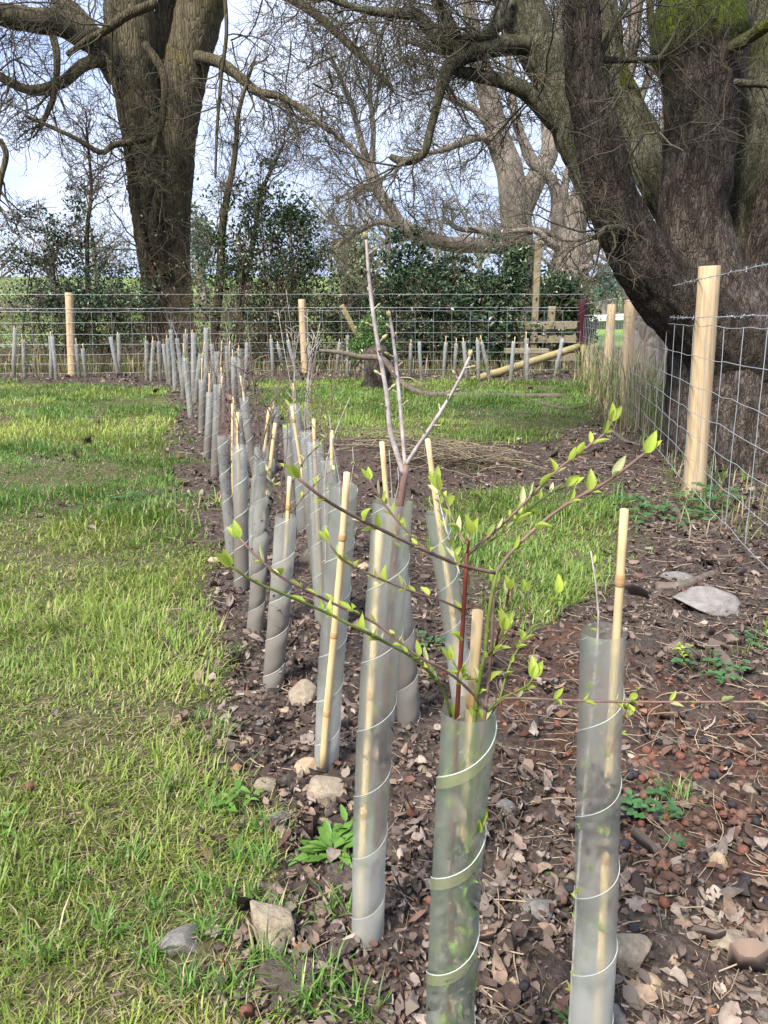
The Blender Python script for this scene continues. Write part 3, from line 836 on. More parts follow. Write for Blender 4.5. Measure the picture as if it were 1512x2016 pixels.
def stock_fence(name, label, posts, end0, end1, zb, zm, rw, spacing, rb, hscale=None):
    """posts: (base, top, radius); wires run end0 -> posts -> end1"""
    f = empty(name, posts[0][0], label, 'fence')
    tops = []
    for i, (b, t, r) in enumerate(posts):
        h = (Vector(t)-Vector(b)).length
        o = obj('post', post_mesh(h, r, M['wood'], seed=i*7+len(posts)), f)
        o.matrix_parent_inverse = Matrix()
        mm = lean_mat(b, t); mm.translation -= f.location
        o.matrix_local = mm
        tops.append((Vector(b), Vector(t)))
    nodes = []
    for e in (end0,): nodes.append((Vector(e), Vector(e)+Vector((0, 0, 1.1))))
    nodes += [(b, b + (t-b)*(1.1/(t-b).length)) for b, t in tops]
    nodes.append((Vector(end1), Vector(end1)+Vector((0, 0, 1.1))))
    # wires sit on the camera side of the posts
    def line(z, off):
        out = []
        for k, (b, t) in enumerate(nodes):
            p = b + (t-b)*(z/1.1)
            out.append(p)
        q = []
        for k, p in enumerate(out):
            a = out[max(k-1, 0)]; c = out[min(k+1, len(out)-1)]
            d = (c-a); nrm = Vector((d.y, -d.x, 0)).normalized()
            if nrm.dot(Vector((0, 0, 0.5))-p) < 0: nrm = -nrm
            q.append(p + nrm*off)
        return q
    off = posts[0][2] + rw
    for i, z in enumerate(zb):
        wire_part('barbed_wire', line(z, off), rb, f, barbs=0.11, wob=0.003, seed=i)
    lines = []
    for i, z in enumerate(zm):
        l_ = line(z, off); lines.append(l_)
        wire_part('line_wire', l_, rw, f, wob=0.0035, seed=20+i)
    A = np.array([p[:] for p in lines[0]]); B = np.array([p[:] for p in lines[-1]])
    d = np.concatenate([[0], np.cumsum(np.linalg.norm(np.diff(A[:, :2], axis=0), axis=1))])
    s = spacing*0.5; k = 0
    while s < d[-1]:
        pa = [np.interp(s, d, A[:, q]) for q in range(3)]; pb = [np.interp(s, d, B[:, q]) for q in range(3)]
        ml = [[np.interp(s, d, np.array([p[q] for p in l_])) for q in range(3)] for l_ in lines]
        wire_part('stay_wire', ml, rw*0.9, f, n=len(ml), wob=0.004, seed=50+k)
        s += spacing; k += 1
    return f

def gz(x, y): return Vector((x, y, Hz(x, y)))

p1 = gp(1366, 978); t1 = at(1397, 524, p1.y)
p2 = gz(2.30, 7.35); t2 = at(1241, 590, p2.y)
p3 = gz(2.66, 9.3); t3 = at(1205, 599, p3.y)
RED_B = gz(3.20, 12.55); RED_T = at(1147, 590, 12.5)
p0 = gz(1.33, 2.55)
stock_fence('stock_fence', 'wire stock fence with pale round posts in front of the big mossy tree',
            [(p1, t1, 0.052), (p2, t2, 0.055), (p3, t3, 0.055)], p0 - Vector((0.16, 0.9, 0)), RED_B - Vector((0.0, 0.05, 0)),
            [1.05, 0.88], [0.84, 0.70, 0.56, 0.44, 0.33, 0.21, 0.08], 0.0017, 0.29, 0.0017)
q1 = gz(-4.80, 12.0); qt1 = at(136, 576, 12.0)
q2 = gz(-1.26, 12.5); qt2 = at(594, 589, 12.5)
q0 = gz(-8.6, 11.6)
stock_fence('stock_fence', 'long wire stock fence with two pale posts in front of the hedge',
            [(q1, qt1, 0.062), (q2, qt2, 0.062)], q0, RED_B + Vector((-0.03, -0.03, 0)),
            [1.20, 1.00], [0.95, 0.79, 0.62, 0.47, 0.32, 0.18, 0.04], 0.0023, 0.29, 0.0023)

# dark red corner post with its two struts
def round_pole(name, a, b, r0, r1, mat, parent, n=10, sides=14, seed=0, flat=True):
    a, b = np.array(a[:]), np.array(b[:])
    pts = np.array([np.append(a + (b-a)*t, r0+(r1-r0)*t) for t in np.linspace(0, 1, 4)])
    V, Q, T = limb(pts, n, sides, 0.03, 6, 0, seed)
    return obj(name, mesh_np(name, V-np.array(parent.location[:]), T, Q, mat), parent)
cp = empty('corner_post', RED_B, 'dark red stained corner post braced by two round struts', 'post')
o = obj('post', post_mesh((RED_T-RED_B).length, 0.085, M['redpost'], seed=4, depth=0.3), cp)
mm = lean_mat(RED_B, RED_T); mm.translation = Vector((0, 0, 0)); o.matrix_local = mm
st0 = gp(925, 748); round_pole('strut', st0 - Vector((0.12, 0, 0.06)), at(1139, 683, 12.45), 0.058, 0.058, M['greenpole'], cp, seed=3)
st1 = gp(1160, 752); round_pole('strut', st1, at(1149, 684, 12.42), 0.06, 0.056, M['greenpole'], cp, seed=5)

# timber stile behind the fence
def board(name, a, b, w, t, mat, parent, up=(0, 0, 1), seed=0):
    """plank from a to b, height w along up, thickness t, edges softened"""
    import bmesh
    a, b = Vector(a), Vector(b)
    bm = bmesh.new(); bmesh.ops.create_cube(bm, size=1)
    L = (b-a).length
    for v in bm.verts: v.co = Vector((v.co.x*t, v.co.y*L, v.co.z*w))
    bmesh.ops.bevel(bm, geom=bm.edges[:], offset=min(w, t)*0.12, segments=1, affect='EDGES')
    m = bpy.data.meshes.new(name); bm.to_mesh(m); bm.free(); m.materials.append(mat)
    o = obj(name, m, parent)
    mm = basis((a+b)/2, b-a, up); mm.translation -= parent.location
    o.matrix_local = mm
    return o
YS = 13.4
sb = gz(at(1075, 740, YS).x, YS)
stile = empty('stile', sb, 'weathered timber stile with rails and a tall post behind the corner', 'stile')
board('tall_post', at(1048, 745, YS), at(1060, 474, YS), 0.105, 0.10, M['oldwood'], stile, (1, 0, 0))
board('post', at(1076, 742, YS+.06), at(1087, 603, YS+.06), 0.12, 0.09, M['oldwood'], stile, (1, 0, 0))
board('post', at(1028, 742, YS+.25), at(1032, 625, YS+.25), 0.10, 0.09, M['oldwood'], stile, (1, 0, 0))
for (xa, xb, y0, dy) in ((1036, 1136, 642, -2), (1044, 1134, 668, 0), (1040, 1132, 703, 0), (1012, 1066, 728, 0)):
    board('rail', at(xa, y0, YS-.06), at(xb, y0+dy, YS-.06), 0.125, 0.045, M['oldwood'], stile)
for (xa, xb, y0) in ((994, 1078, 691), (1063, 1140, 736)):
    board('tread', at(xa, y0, YS-.35), at(xb, y0, YS-.35), 0.085, 0.26, M['oldwood'], stile)
# leaning stake end behind the hedge fence
pk = empty('stake', at(705, 645, 13.0), 'short cut timber stake leaning through the hedge behind the wire', 'stake')
board('shaft', at(672, 601, 13.0), at(720, 690, 13.1), 0.10, 0.09, M['greenpole'], pk, (0, 1, 0))

def leaf_cloud(P, size, rs, cols, flat=0.0):
    """small bent leaves (two tris) at points P"""
    n = len(P)
    d = rs.normal(0, 1, (n, 3)); d /= np.linalg.norm(d, axis=1, keepdims=True)
    q = rs.normal(0, 1, (n, 3)); q -= d*np.sum(q*d, 1, keepdims=True); q /= np.linalg.norm(q, axis=1, keepdims=True)
    nn = np.cross(d, q)
    L = size*rs.uniform(0.6, 1.35, n)[:, None]; w = L*rs.uniform(0.45, 0.65, n)[:, None]
    V = np.stack([P, P + d*L*0.5 + q*w*0.5 + nn*L*0.12, P + d*L, P + d*L*0.5 - q*w*0.5 + nn*L*0.12], 1)
    i = np.arange(n)[:, None]*4
    T = np.concatenate([i+[[0, 1, 2]], i+[[0, 2, 3]]])
    col = cols[rs.integers(0, len(cols), n)]*rs.uniform(0.55, 1.4, (n, 1))
    return V.reshape(-1, 3), T, np.repeat(col, 4, 0)

# ------------------------------------------------------------------ tree guards, canes
def guard_mesh(L, r, mat, pitch=0.1, seed=0, ns=26, crush=0.04, phase=0.0, over=1.14, wall=0.0):
    """a wound strip of plastic; returns sheet mesh and its visible edge"""
    rs = np.random.default_rng(seed)
    turns = L/pitch + 1.2
    nt = int(turns*ns)+1
    t = np.linspace(-1.15, turns, nt)
    s = np.linspace(0, 1, 4)
    TT, SS = np.meshgrid(t, s, indexing='ij')
    zraw = pitch*(TT + SS*over)
    z = np.clip(zraw, -0.03, L)
    th = 2*np.pi*TT + phase
    thz = th
    rad = r + 0.0011*SS
    sq = 1 + crush*np.cos(2*thz + 5*z + seed) + crush*0.5*fbm(np.cos(thz)*1.5+seed, np.sin(thz)*1.5, z*9, 2, seed)
    x, y = rad*sq*np.cos(thz), rad*sq*np.sin(thz)
    bx, by = 0.004*np.sin(z*7+seed), 0.004*np.cos(z*6+seed*2)
    V = np.stack([x+bx, y+by, z], -1)
    idx = np.arange(nt*4).reshape(nt, 4)
    Q = np.stack([idx[:-1, :-1], idx[1:, :-1], idx[1:, 1:], idx[:-1, 1:]], -1).reshape(-1, 4)
    zq = zraw.reshape(-1)[Q]
    Q = Q[~((zq <= -0.03).all(1) | (zq >= L).all(1))]
    W_ = V.reshape(-1, 3)
    if wall:
        nv = len(W_)
        D = np.stack([np.cos(thz), np.sin(thz), 0*z], -1).reshape(-1, 3)
        bt = Q[:, [0, 1]]
        e0 = idx[:, 0]; e1 = idx[:, 3]
        s0 = np.stack([e0[:-1], e0[:-1]+nv, e0[1:]+nv, e0[1:]], -1); s1 = np.stack([e1[:-1], e1[1:], e1[1:]+nv, e1[:-1]+nv], -1)
        ok0 = (zraw[:-1, 0] > -.03) & (zraw[1:, 0] < L); ok1 = (zraw[:-1, 3] > -.03) & (zraw[1:, 3] < L)
        W_ = np.vstack([W_, W_ - D*wall]); Q = np.vstack([Q, Q[:, ::-1]+nv, s0[ok0], s1[ok1]])
    sheet = mesh_np('sheet', W_, None, Q, mat, True)
    # cut edge catching light, painted as a thin pale bead along the outer rim of the strip and round the top
    k = (zraw[:, 3] > 0.0) & (zraw[:, 3] < L)
    E = V[k, 3]
    top = np.stack([r*1.012*np.cos(np.linspace(0, 6.2832, 25)), r*1.012*np.sin(np.linspace(0, 6.2832, 25)), np.full(25, L)], -1)
    return sheet, E, top

GUARDS = []
RG = 0.0237
def guard(base, top, mat, label, group=None, edge='edge', ew=0.0006, seed=0, phase=None, cane=None, sides=26, r=RG, name='tree_guard', crush=0.04, wall=0.0, band=None):
    b, t = Vector(base), Vector(top)
    L = (t-b).length
    g = empty(name, b, label, 'tree guard', group)
    sheet, E, tp = guard_mesh(L, r, M[mat], 0.098 + 0.006*math.sin(seed), seed, sides, crush, seed*1.7 if phase is None else phase, wall=wall)
    mm = lean_mat(b, t); mm.translation = Vector((0, 0, 0))
    o = obj('sheet', sheet, g); o.matrix_local = mm
    mb = MB()
    if len(E) > 2:
        V, Q = tubes(E[None], np.full((1, len(E)), ew), 4); mb.add(V, None, Q)
        o2 = obj('lap_edge', mb.mesh('lap_edge', M[edge]), g); o2.matrix_local = mm
    if band and len(E) > 2:
        # algae-stained strip of the overlap just above the edge
        D = E*[1, 1, 0]; D /= np.linalg.norm(D, axis=1, keepdims=True)
        lo = E + D*0.0003; hi = lo - [0, 0, band]
        n_ = len(E); i = np.arange(n_-1)
        Q = np.stack([i+n_, i+n_+1, i+1, i], -1)
        o3 = obj('algae_band', mesh_np('algae_band', np.vstack([lo, hi]), None, Q, M['algae']), g); o3.matrix_local = mm
    GUARDS.append((b, t))
    return g

def cane(a, b, r, label, group=None, nodes=True, seed=0):
    a, b = Vector(a), Vector(b)
    L = (b-a).length
    rs = np.random.default_rng(seed)
    z = np.linspace(0, L, 14)
    pts = np.stack([0.0015*np.sin(z*9+seed), 0.0015*np.cos(z*7+seed), z, r*(1.08-0.14*z/L)], -1)
    V, Q, T = limb(pts, 16, 10, 0.02, 30, 0, seed)
    c = obj('bamboo_cane', mesh_np('bamboo_cane', V, T, Q, M['cane']))
    c.matrix_world = lean_mat(a, b)
    tag(c, label, 'bamboo cane', group)
    if nodes:
        zz = rs.uniform(0.06, 0.12)
        while zz < L-0.02:
            prof = [(zz-0.006, r*1.0), (zz-0.002, r*1.14), (zz, r*1.2), (zz+0.0015, r*1.05), (zz+0.003, r*1.16), (zz+0.008, r*1.0)]
            pp = np.array([(0.0015*math.sin(q*9+seed), 0.0015*math.cos(q*7+seed), q, rr) for q, rr in prof])
            V, Q, T = limb(pp, 9, 10)
            obj('node', mesh_np('node', V, T, Q, M['canenode']), c)
            zz += rs.uniform(0.13, 0.19)
    return c

def gtop(px, py, Y): return at(px, py, Y)

# the near guards, one by one: (base pixel, top pixel)
n1b = gp(1150, 2085); n1t = at(1197, 1243, n1b.y + 0.012)
guard(n1b, n1t, 'guardn', 'grey frosted spiral guard holding a tall clean cane and a small hawthorn', seed=1, ew=0.0005, sides=40, wall=0.0007, phase=2.6)
n2b = gp(868, 2340); n2t = at(930, 1398, n2b.y + 0.01)
guard(n2b, n2t, 'guardg', 'green-tinted spiral guard with algae on its laps, holding the leafy dogwood', edge='edge', ew=0.0006, band=0.012, seed=2, sides=40, wall=0.0007, phase=0.6)
n3b = gp(723, 1850); n3t = at(767, 987, n3b.y + 0.005)
guard(n3b, n3t, 'guardn', 'frosted spiral guard holding the tall grey budding sapling', seed=3, ew=0.0005, sides=36, wall=0.0007, phase=1.9)
n4b = gp(646, 1508); n4t = at(672, 955, n4b.y)
guard(n4b, n4t, 'guardn', 'frosted spiral guard with its cane standing outside in front', seed=4, ew=0.0006, sides=32, wall=0.0007, phase=1.0)
n5b = gp(541, 1353); n5t = at(559, 1016, n5b.y)
guard(n5b, n5t, 'guardm', 'short soil-stained spiral guard beside a rounded sandstone', seed=5, ew=0.0007, sides=30, wall=0.0007)
n6b = gp(916, 1405); n6t = at(858, 1008, n6b.y)
guard(n6b, n6t, 'guardn', 'frosted spiral guard leaning away on the lawn side of the dogwood', seed=6, ew=0.0007, sides=30, wall=0.0007)
n7b = gp(803, 1425); n7t = at(775, 1035, n7b.y)
guard(n7b, n7t, 'guardm', 'muddy spiral guard hidden behind the tall grey sapling', seed=7, ew=0.0007, sides=28, wall=0.0007)
n8b = gp(500, 1240); n8t = at(527, 905, n8b.y)
guard(n8b, n8t, 'guardm', 'spiral guard packed with black rotted leaves', seed=8, ew=0.0007, sides=28, wall=0.0007, crush=0.09)

mid = [((473,1160),(475,877)), ((456,1098),(441,857)), ((624,1130),(605,848)), ((640,1225),(617,868)), ((655,1240),(645,904)),
       ((596,1048),(580,794)), ((574,1025),(568,835)), ((492,1140),(518,878)), ((505,945),(480,782)), ((483,965),(464,808)),
       ((425,938),(427,757)), ((407,904),(413,772)), ((396,849),(398,747)), ((375,823),(365,705)), ((384,797),(396,697)),
       ((383,792),(380,655)), ((361,785),(365,657)), ((345,769),(337,649)), ((335,757),(330,666)), ((331,755),(322,677)),
       ((316,749),(312,672)), ((298,751),(302,670)), ((290,749),(287,671)), ((404,772),(406,646)), ((424,762),(417,677)),
       ((430,792),(427,692)), ((450,772),(447,681)), ((463,803),(460,702)), ((475,782),(470,686)), ((360,762),(348,666)), ((536,930),(541,800)), ((440,835),(436,735))]
rear = [((35,741),(29,646)), ((50,743),(44,668)), ((101,746),(99,661)), ((111,747),(103,663)), ((156,743),(150,678)), ((169,743),(163,686)),
        ((235,745),(217,663)), ((237,743),(232,658)), ((491,740),(485,674)), ((537,741),(534,667)), ((560,739),(547,677)), ((584,740),(567,669)),
        ((615,738),(607,675)), ((663,738),(668,674)), ((685,738),(684,660)), ((716,739),(715,718)),
        ((806,743),(809,676)), ((829,744),(826,672)), ((873,744),(878,674)), ((895,743),(898,676)), ((920,748),(912,672)), ((942,750),(940,669)),
        ((964,749),(948,672)), ((1004,752),(1012,672)), ((1037,753),(1039,683)), ((1034,748),(1036,666)), ((1093,741),(1107,666))]
ML = {0: 'clear spiral guard with green sprigs inside, next to the one packed with black leaves', 1: 'grey-green spiral guard from which the reddish clump of shoots rises', 2: 'spiral guard leaning over behind the guard with its cane outside', 3: 'clear wide-mouthed spiral guard half hidden behind the guard with its cane outside',
      4: 'crumpled-rimmed spiral guard directly behind the guard with its cane outside', 5: 'dark green-grey spiral guard standing against the soil mound side of the row', 6: 'narrow grey spiral guard just behind the pale-leaved dogwood', 7: 'tilted clear spiral guard behind the one packed with black leaves'}
GM = 'spiral guards further along the double hedge row'
GR = 'spiral guards at the foot of the rear fence'
for i, (b, t) in enumerate(mid):
    bb = gp(*b); tt = at(t[0], t[1], bb.y)
    guard(bb, tt, ('guardd', 'guard', 'guardd', 'guardf')[i % 4] if i > 7 else ('guardd', 'guard')[i % 2], ML.get(i, 'frosted spiral tree guard farther along the double hedge row on the lawn'), None if i in ML else GM, seed=20+i, ew=0.0008, sides=20, r=RG*(1.0 if i < 12 else 1.1))
for i, (b, t) in enumerate(rear):
    bb = gp(*b)
    if bb.y > 12.15 - (bb.x < -2)*0.35: bb = gz(bb.x, 12.1 - (bb.x < -2)*0.35)
    tt = at(t[0], t[1], bb.y)
    guard(bb, tt, ('guardf', 'guardd', 'guardf')[i % 3], 'pale spiral tree guard standing at the foot of the rear wire fence', GR, seed=60+i, ew=0.0009, sides=16, r=0.027)

def along(b, t, z):          # point on a guard's axis at share z of its length
    return b + (t-b)*z

# rotted leaves packed in some guards
def packing(b, t, z0, z1, n, label, seed, cols, r=0.017, name='leaf_packing'):
    rs_ = np.random.default_rng(seed)
    ax = np.array((t-b)[:]); z = rs_.uniform(z0, z1, n); a = rs_.random(n)*6.28; q = r*np.sqrt(rs_.random(n))
    P = np.array(b[:]) + z[:, None]*ax + np.stack([np.cos(a)*q, np.sin(a)*q, 0*q], -1)
    keep = vnoise(P[:, 0]*60, P[:, 1]*60, P[:, 2]*38, seed) > -0.25
    V, T, c = leaf_cloud(P[keep], 0.013, rs_, np.array(cols))
    o = obj(name, mesh_np(name, V-np.array(b[:]), T, None, M['litter'], True, c), None, b)
    return tag(o, label, 'dead leaves')
BLK = [(0.02, 0.018, 0.017), (0.045, 0.036, 0.03), (0.11, 0.085, 0.07)]
BRN = [(0.06, 0.043, 0.034), (0.13, 0.095, 0.075), (0.22, 0.17, 0.135), (0.03, 0.025, 0.022)]
packing(n8b, n8t, 0.02, 0.93, 1500, 'black rotted leaves packed nearly to the top of one guard', 1, BLK)
packing(n5b, n5t, 0.0, 0.72, 800, 'dark rotted leaves filling the lower part of the short guard', 2, BRN)
packing(n2b, n2t, 0.1, 0.78, 420, 'brown leaf scraps and debris inside the green-tinted guard', 3, BRN+[(0.14, 0.22, 0.05)])
packing(n1b, n1t, 0.52, 0.70, 200, 'brown leaf scraps caught halfway up the grey frosted guard', 4, BRN)
packing(n3b, n3t, 0.44, 0.56, 150, 'dark leaf scraps caught in the guard of the tall grey sapling', 5, BRN)
b_, t_ = gp(456, 1098), at(441, 857, gp(456, 1098).y)
packing(b_, t_, 0.0, 0.85, 900, 'dark rotted leaves inside the guard with the reddish clump of shoots', 6, BLK+BRN)
def sprigs(b, t, label, n, seed, size=0.010):
    R_ = random.Random(seed); e = empty('leaf_sprigs', b, label, 'sprig')
    for k in range(n):
        a = R_.random()*6.28; p = b + (t-b)*R_.uniform(.15, .95) + Vector((math.cos(a), math.sin(a), 0))*RG*0.66
        for z in range(3): put_leaf(e, p, (R_.uniform(-.5, .5), R_.uniform(-.5, .5), R_.uniform(.5, 1)), size*R_.uniform(.7, 1.2), R_.choice(LEAF), up=(math.cos(a), math.sin(a), 0))

cane(along(n1b, n1t, 0.0) + Vector((0.012, -0.002, 0)), at(1228, 1003, n1t.y + 0.01), 0.0047, 'tall smooth yellow cane standing clear above the grey frosted guard', seed=1)
cane(along(n2b, n2t, 0.0) + Vector((0.002, 0.008, 0)), at(938, 1203, n2t.y + 0.02), 0.0052, 'split-topped yellow cane among the dogwood shoots', seed=2)
cane(along(n3b, n3t, 0.0) + Vector((-0.011, -0.006, 0)), at(745, 1045, n3t.y - 0.006), 0.0056, 'yellow cane ending inside the guard of the grey budding sapling', seed=3)
cane(at(636, 1512, n4b.y - 0.03), at(683, 930, n4b.y - 0.034), 0.0066, 'jointed yellow cane outside its frosted guard', seed=4)
cane(along(n5b, n5t, 0.0) + Vector((0.004, -0.004, 0)), at(571, 938, n5t.y), 0.0052, 'brown-stained cane in the short soil-stained guard', seed=5)
cane(along(n6b, n6t, 0.0), at(843, 864, n6t.y), 0.0062, 'yellow cane leaning with its guard on the lawn side of the dogwood', seed=6)
cane(along(n7b, n7t, 0.0), at(752, 870, n7t.y), 0.0058, 'yellow cane rising just behind the tall grey sapling', seed=7)
cane(along(n8b, n8t, 0.0) + Vector((0.0, -0.006, 0)), at(541, 833, n8t.y), 0.0058, 'yellow cane in the guard packed with black leaves', seed=8)
mid_canes = {0: (469, 812), 1: (459, 795), 2: (575, 800), 3: (617, 825), 4: (652, 848), 5: (578, 755), 7: (531, 803), 6: (577, 880), 10: (437, 740), 11: (412, 735), 12: (398, 705), 13: (361, 676), 14: (403, 672), 9: (459, 780), 26: (452, 672), 25: (437, 672), 8: (474, 740)}
for i, (b, t) in enumerate(mid):
    bb = gp(*b); tt = at(t[0], t[1], bb.y)
    if i in mid_canes: ct = at(*mid_canes[i], bb.y)
    elif i % 3 == 2: continue
    else: ct = tt + (tt-bb).normalized()*(0.03+0.05*((i*7) % 5)/5) + Vector((0.01*((i % 3)-1), 0, 0))
    cane(bb + Vector((0.006*((i % 3)-1), -0.005, 0)), ct, 0.0056, 'yellow cane in a frosted guard farther along the double hedge row', 'canes along the double hedge row', nodes=i < 12, seed=30+i)
for i, (b, t) in enumerate(rear):
    if i in (3, 6, 8, 15, 17, 26): continue
    bb = gp(*b)
    if bb.y > 12.15 - (bb.x < -2)*0.35: bb = gz(bb.x, 12.1 - (bb.x < -2)*0.35)
    tt = at(t[0], t[1], bb.y)
    cane(bb + Vector((0.004, 0, 0)), tt + (tt-bb).normalized()*(0.03+0.07*((i*5) % 7)/7) + Vector((0.006*((i % 3)-1), 0, 0)), 0.0068, 'thin yellow cane in a guard at the foot of the rear fence', 'canes at the foot of the rear fence', nodes=False, seed=80+i)

# ------------------------------------------------------------------ bare trees
def polylines(P0, D0, L, K, curl, grav, rs):
    """wandering twigs: start points, unit directions, lengths"""
    n = len(P0)
    P = np.zeros((n, K, 3)); P[:, 0] = P0
    D = D0.copy()
    st = (L/(K-1))[:, None]
    for k in range(1, K):
        D = D + rs.normal(0, curl, (n, 3)) + np.array([0, 0, grav])
        D /= np.linalg.norm(D, axis=1, keepdims=True) + 1e-9
        P[:, k] = P[:, k-1] + D*st
    return P

def sprout(P, Rr, m, rs, t0=0.25, ang=(0.5, 1.1), ratio=(0.35, 0.75), rratio=0.55, plen=None):
    """m side twigs from each of the polylines P (N,K,3)"""
    N_, K, _ = P.shape
    par = np.repeat(np.arange(N_), m)
    u = t0 + (1-t0)*rs.random(N_*m)
    f = u*(K-1); i = np.minimum(f.astype(int), K-2); fr = (f-i)[:, None]
    a, b = P[par, i], P[par, i+1]
    p0 = a + (b-a)*fr
    d = b-a; d /= np.linalg.norm(d, axis=1, keepdims=True) + 1e-9
    q = rs.normal(0, 1, d.shape); q -= d*np.sum(q*d, 1, keepdims=True); q /= np.linalg.norm(q, axis=1, keepdims=True) + 1e-9
    th = rs.uniform(*ang, N_*m)[:, None]
    D = d*np.cos(th) + q*np.sin(th)
    Lp = np.linalg.norm(np.diff(P, axis=1), axis=2).sum(1) if plen is None else plen
    L = Lp[par]*rs.uniform(*ratio, N_*m)*(1.1-0.55*u)
    rp = Rr[par, i]*(1-fr[:, 0]) + Rr[par, i+1]*fr[:, 0]
    return p0, D, L, rp*rratio

def resample(c, K):
    d = np.concatenate([[0], np.cumsum(np.linalg.norm(np.diff(c[:, :3], axis=0), axis=1))]); u = np.linspace(0, d[-1], K)
    return np.stack([np.interp(u, d, c[:, k]) for k in range(c.shape[1])], -1)

def crown(limbs, seed, m=(14, 7, 6), len1=None, col=(0.10, 0.085, 0.06), colv=0.35, curl=(0.26, 0.3, 0.34), grav=(0.03, 0.01, 0.0), rmin=0.0025, t0=0.3, ratio1=(0.25, 0.5), ratio2=(0.42, 0.95), rr=0.5, mb=None):
    """three orders of twigs on the limbs (arrays of x,y,z,r)"""
    rs = np.random.default_rng(seed)
    mb = mb or MB()
    P = np.stack([resample(c, 12) for c in limbs]); Rr = P[..., 3]; P = P[..., :3]
    c0 = np.array(col)
    for lev, k in enumerate(m):
        pl = None
        if lev == 0 and len1: pl = np.full(len(P), len1)
        p0, D, L, r0 = sprout(P, Rr, k, rs, t0 if lev == 0 else 0.15, ratio=ratio1 if lev == 0 else ratio2, rratio=rr, plen=pl)
        K = (8, 6, 5, 4)[lev]
        P = polylines(p0, D, L, K, curl[min(lev, 2)], grav[min(lev, 2)], rs)
        r0 = np.clip(r0, rmin*1.4, rmin*(4.2, 2.4, 1.6)[min(lev, 2)])
        Rr = np.maximum(r0[:, None]*np.linspace(1, 0.3, K)[None], rmin*(0.6 if lev == len(m)-1 else 1))
        V, Q = tubes(P, Rr, 4 if lev == 0 else 3)
        cc = c0*rs.uniform(1-colv, 1+colv, (len(P), 1))
        mb.add(V, None, Q, np.repeat(cc, K*(4 if lev == 0 else 3), 0))
    return mb

def pxlimb(rows):
    """rows (px, py, radius_px, Y) -> array of x,y,z,r"""
    out = []
    for px, py, rp, Y in rows:
        p = at(px, py, Y); out.append((p.x, p.y, p.z, px_r(rp, Y)))
    return np.array(out)

def bare_tree(name, label, base, trunks, limbs, mats, crown_args, sides=24, n=60, ridge=0.0, rough=0.05, freq=4, moss=None, group=None, lcol=None):
    t = empty(name, base, label, 'tree', group)
    org = np.array(base[:])
    for i, rows in enumerate(trunks):
        c = pxlimb(rows) if not isinstance(rows, np.ndarray) else rows
        V, Q, T = limb(c, n, sides, rough, freq, ridge, 31*i+7)
        mcol = np.zeros((len(V), 3))
        if moss: mcol[:] = moss(V)[:, None]
        obj('trunk' if i == 0 else 'stem', mesh_np('trunk', V-org, T, Q, mats[min(i, len(mats)-1)], True, mcol), t)
    cl = []
    for i, rows in enumerate(limbs):
        c = pxlimb(rows) if not isinstance(rows, np.ndarray) else rows
        V, Q, T = limb(c, max(14, min(n, 150)//3), max(7, min(sides, 48)//3), rough*1.4, freq*3, 0, 17*i+3)
        mcol = np.zeros((len(V), 3))
        if moss: mcol[:] = moss(V)[:, None]
        obj('limb', mesh_np('limb', V-org, T, Q, mats[-1], True, mcol), t)
        cl.append(spline(c, 24))
    if crown_args:
        mb = None
        for ca in crown_args:
            ca = dict(ca); src = ca.pop('src', None)
            L_ = cl if src is None else ([spline(pxlimb(r) if not isinstance(r, np.ndarray) else r, 24) for r in src])
            mb = crown(L_, mb=mb, **ca)
        o = obj('crown', mb.mesh('crown', M['twig'], origin=base), t)
    return t

# --- the big dark multi-stemmed tree behind the fence
YR = 4.95
rb = gz(at(1452, 900, YR).x, YR)
R_tr = [
    [(1452, 985, 165, YR), (1450, 900, 140, YR), (1440, 780, 118, YR), (1425, 660, 104, YR), (1392, 570, 78, YR), (1366, 450, 62, YR), (1374, 330, 61, YR), (1380, 230, 61, YR), (1386, 130, 70, YR), (1384, 50, 80, YR), (1402, -60, 52, YR), (1408, -260, 45, YR)],
    [(1460, 720, 90, 4.88), (1395, 650, 74, 4.8), (1320, 580, 60, 4.7), (1255, 500, 52, 4.6), (1210, 400, 44, 4.5), (1185, 300, 40, 4.45), (1165, 210, 34, 4.4), (1152, 150, 30, 4.4), (1144, 0, 31, 4.35), (1132, -220, 28, 4.3)],
    [(1262, 480, 34, 4.75), (1196, 390, 38, 4.85), (1150, 300, 36, 4.95), (1118, 220, 34, 5.0), (1086, 150, 34, 5.05), (1050, 70, 36, 5.1), (1018, 0, 37, 5.2), (950, -190, 28, 5.3)],
    [(1390, 520, 36, 5.25), (1325, 410, 36, 5.35), (1274, 300, 36, 5.45), (1236, 220, 30, 5.5), (1210, 150, 26, 5.5), (1190, 60, 24, 5.55), (1180, -30, 22, 5.6), (1178, -160, 20, 5.6)],
    [(1440, 640, 60, 5.15), (1452, 520, 46, 5.2), (1470, 380, 44, 5.25), (1488, 230, 42, 5.3), (1505, 80, 38, 5.35), (1530, -120, 32, 5.4)],
    [(1470, 640, 55, 5.05), (1490, 520, 32, 5.0), (1525, 400, 30, 4.95), (1590, 280, 26, 4.9), (1640, 120, 20, 4.9)],
    [(1450, 760, 70, 4.9), (1520, 660, 70, 4.85), (1600, 600, 60, 4.8), (1700, 520, 40, 4.8)],
]
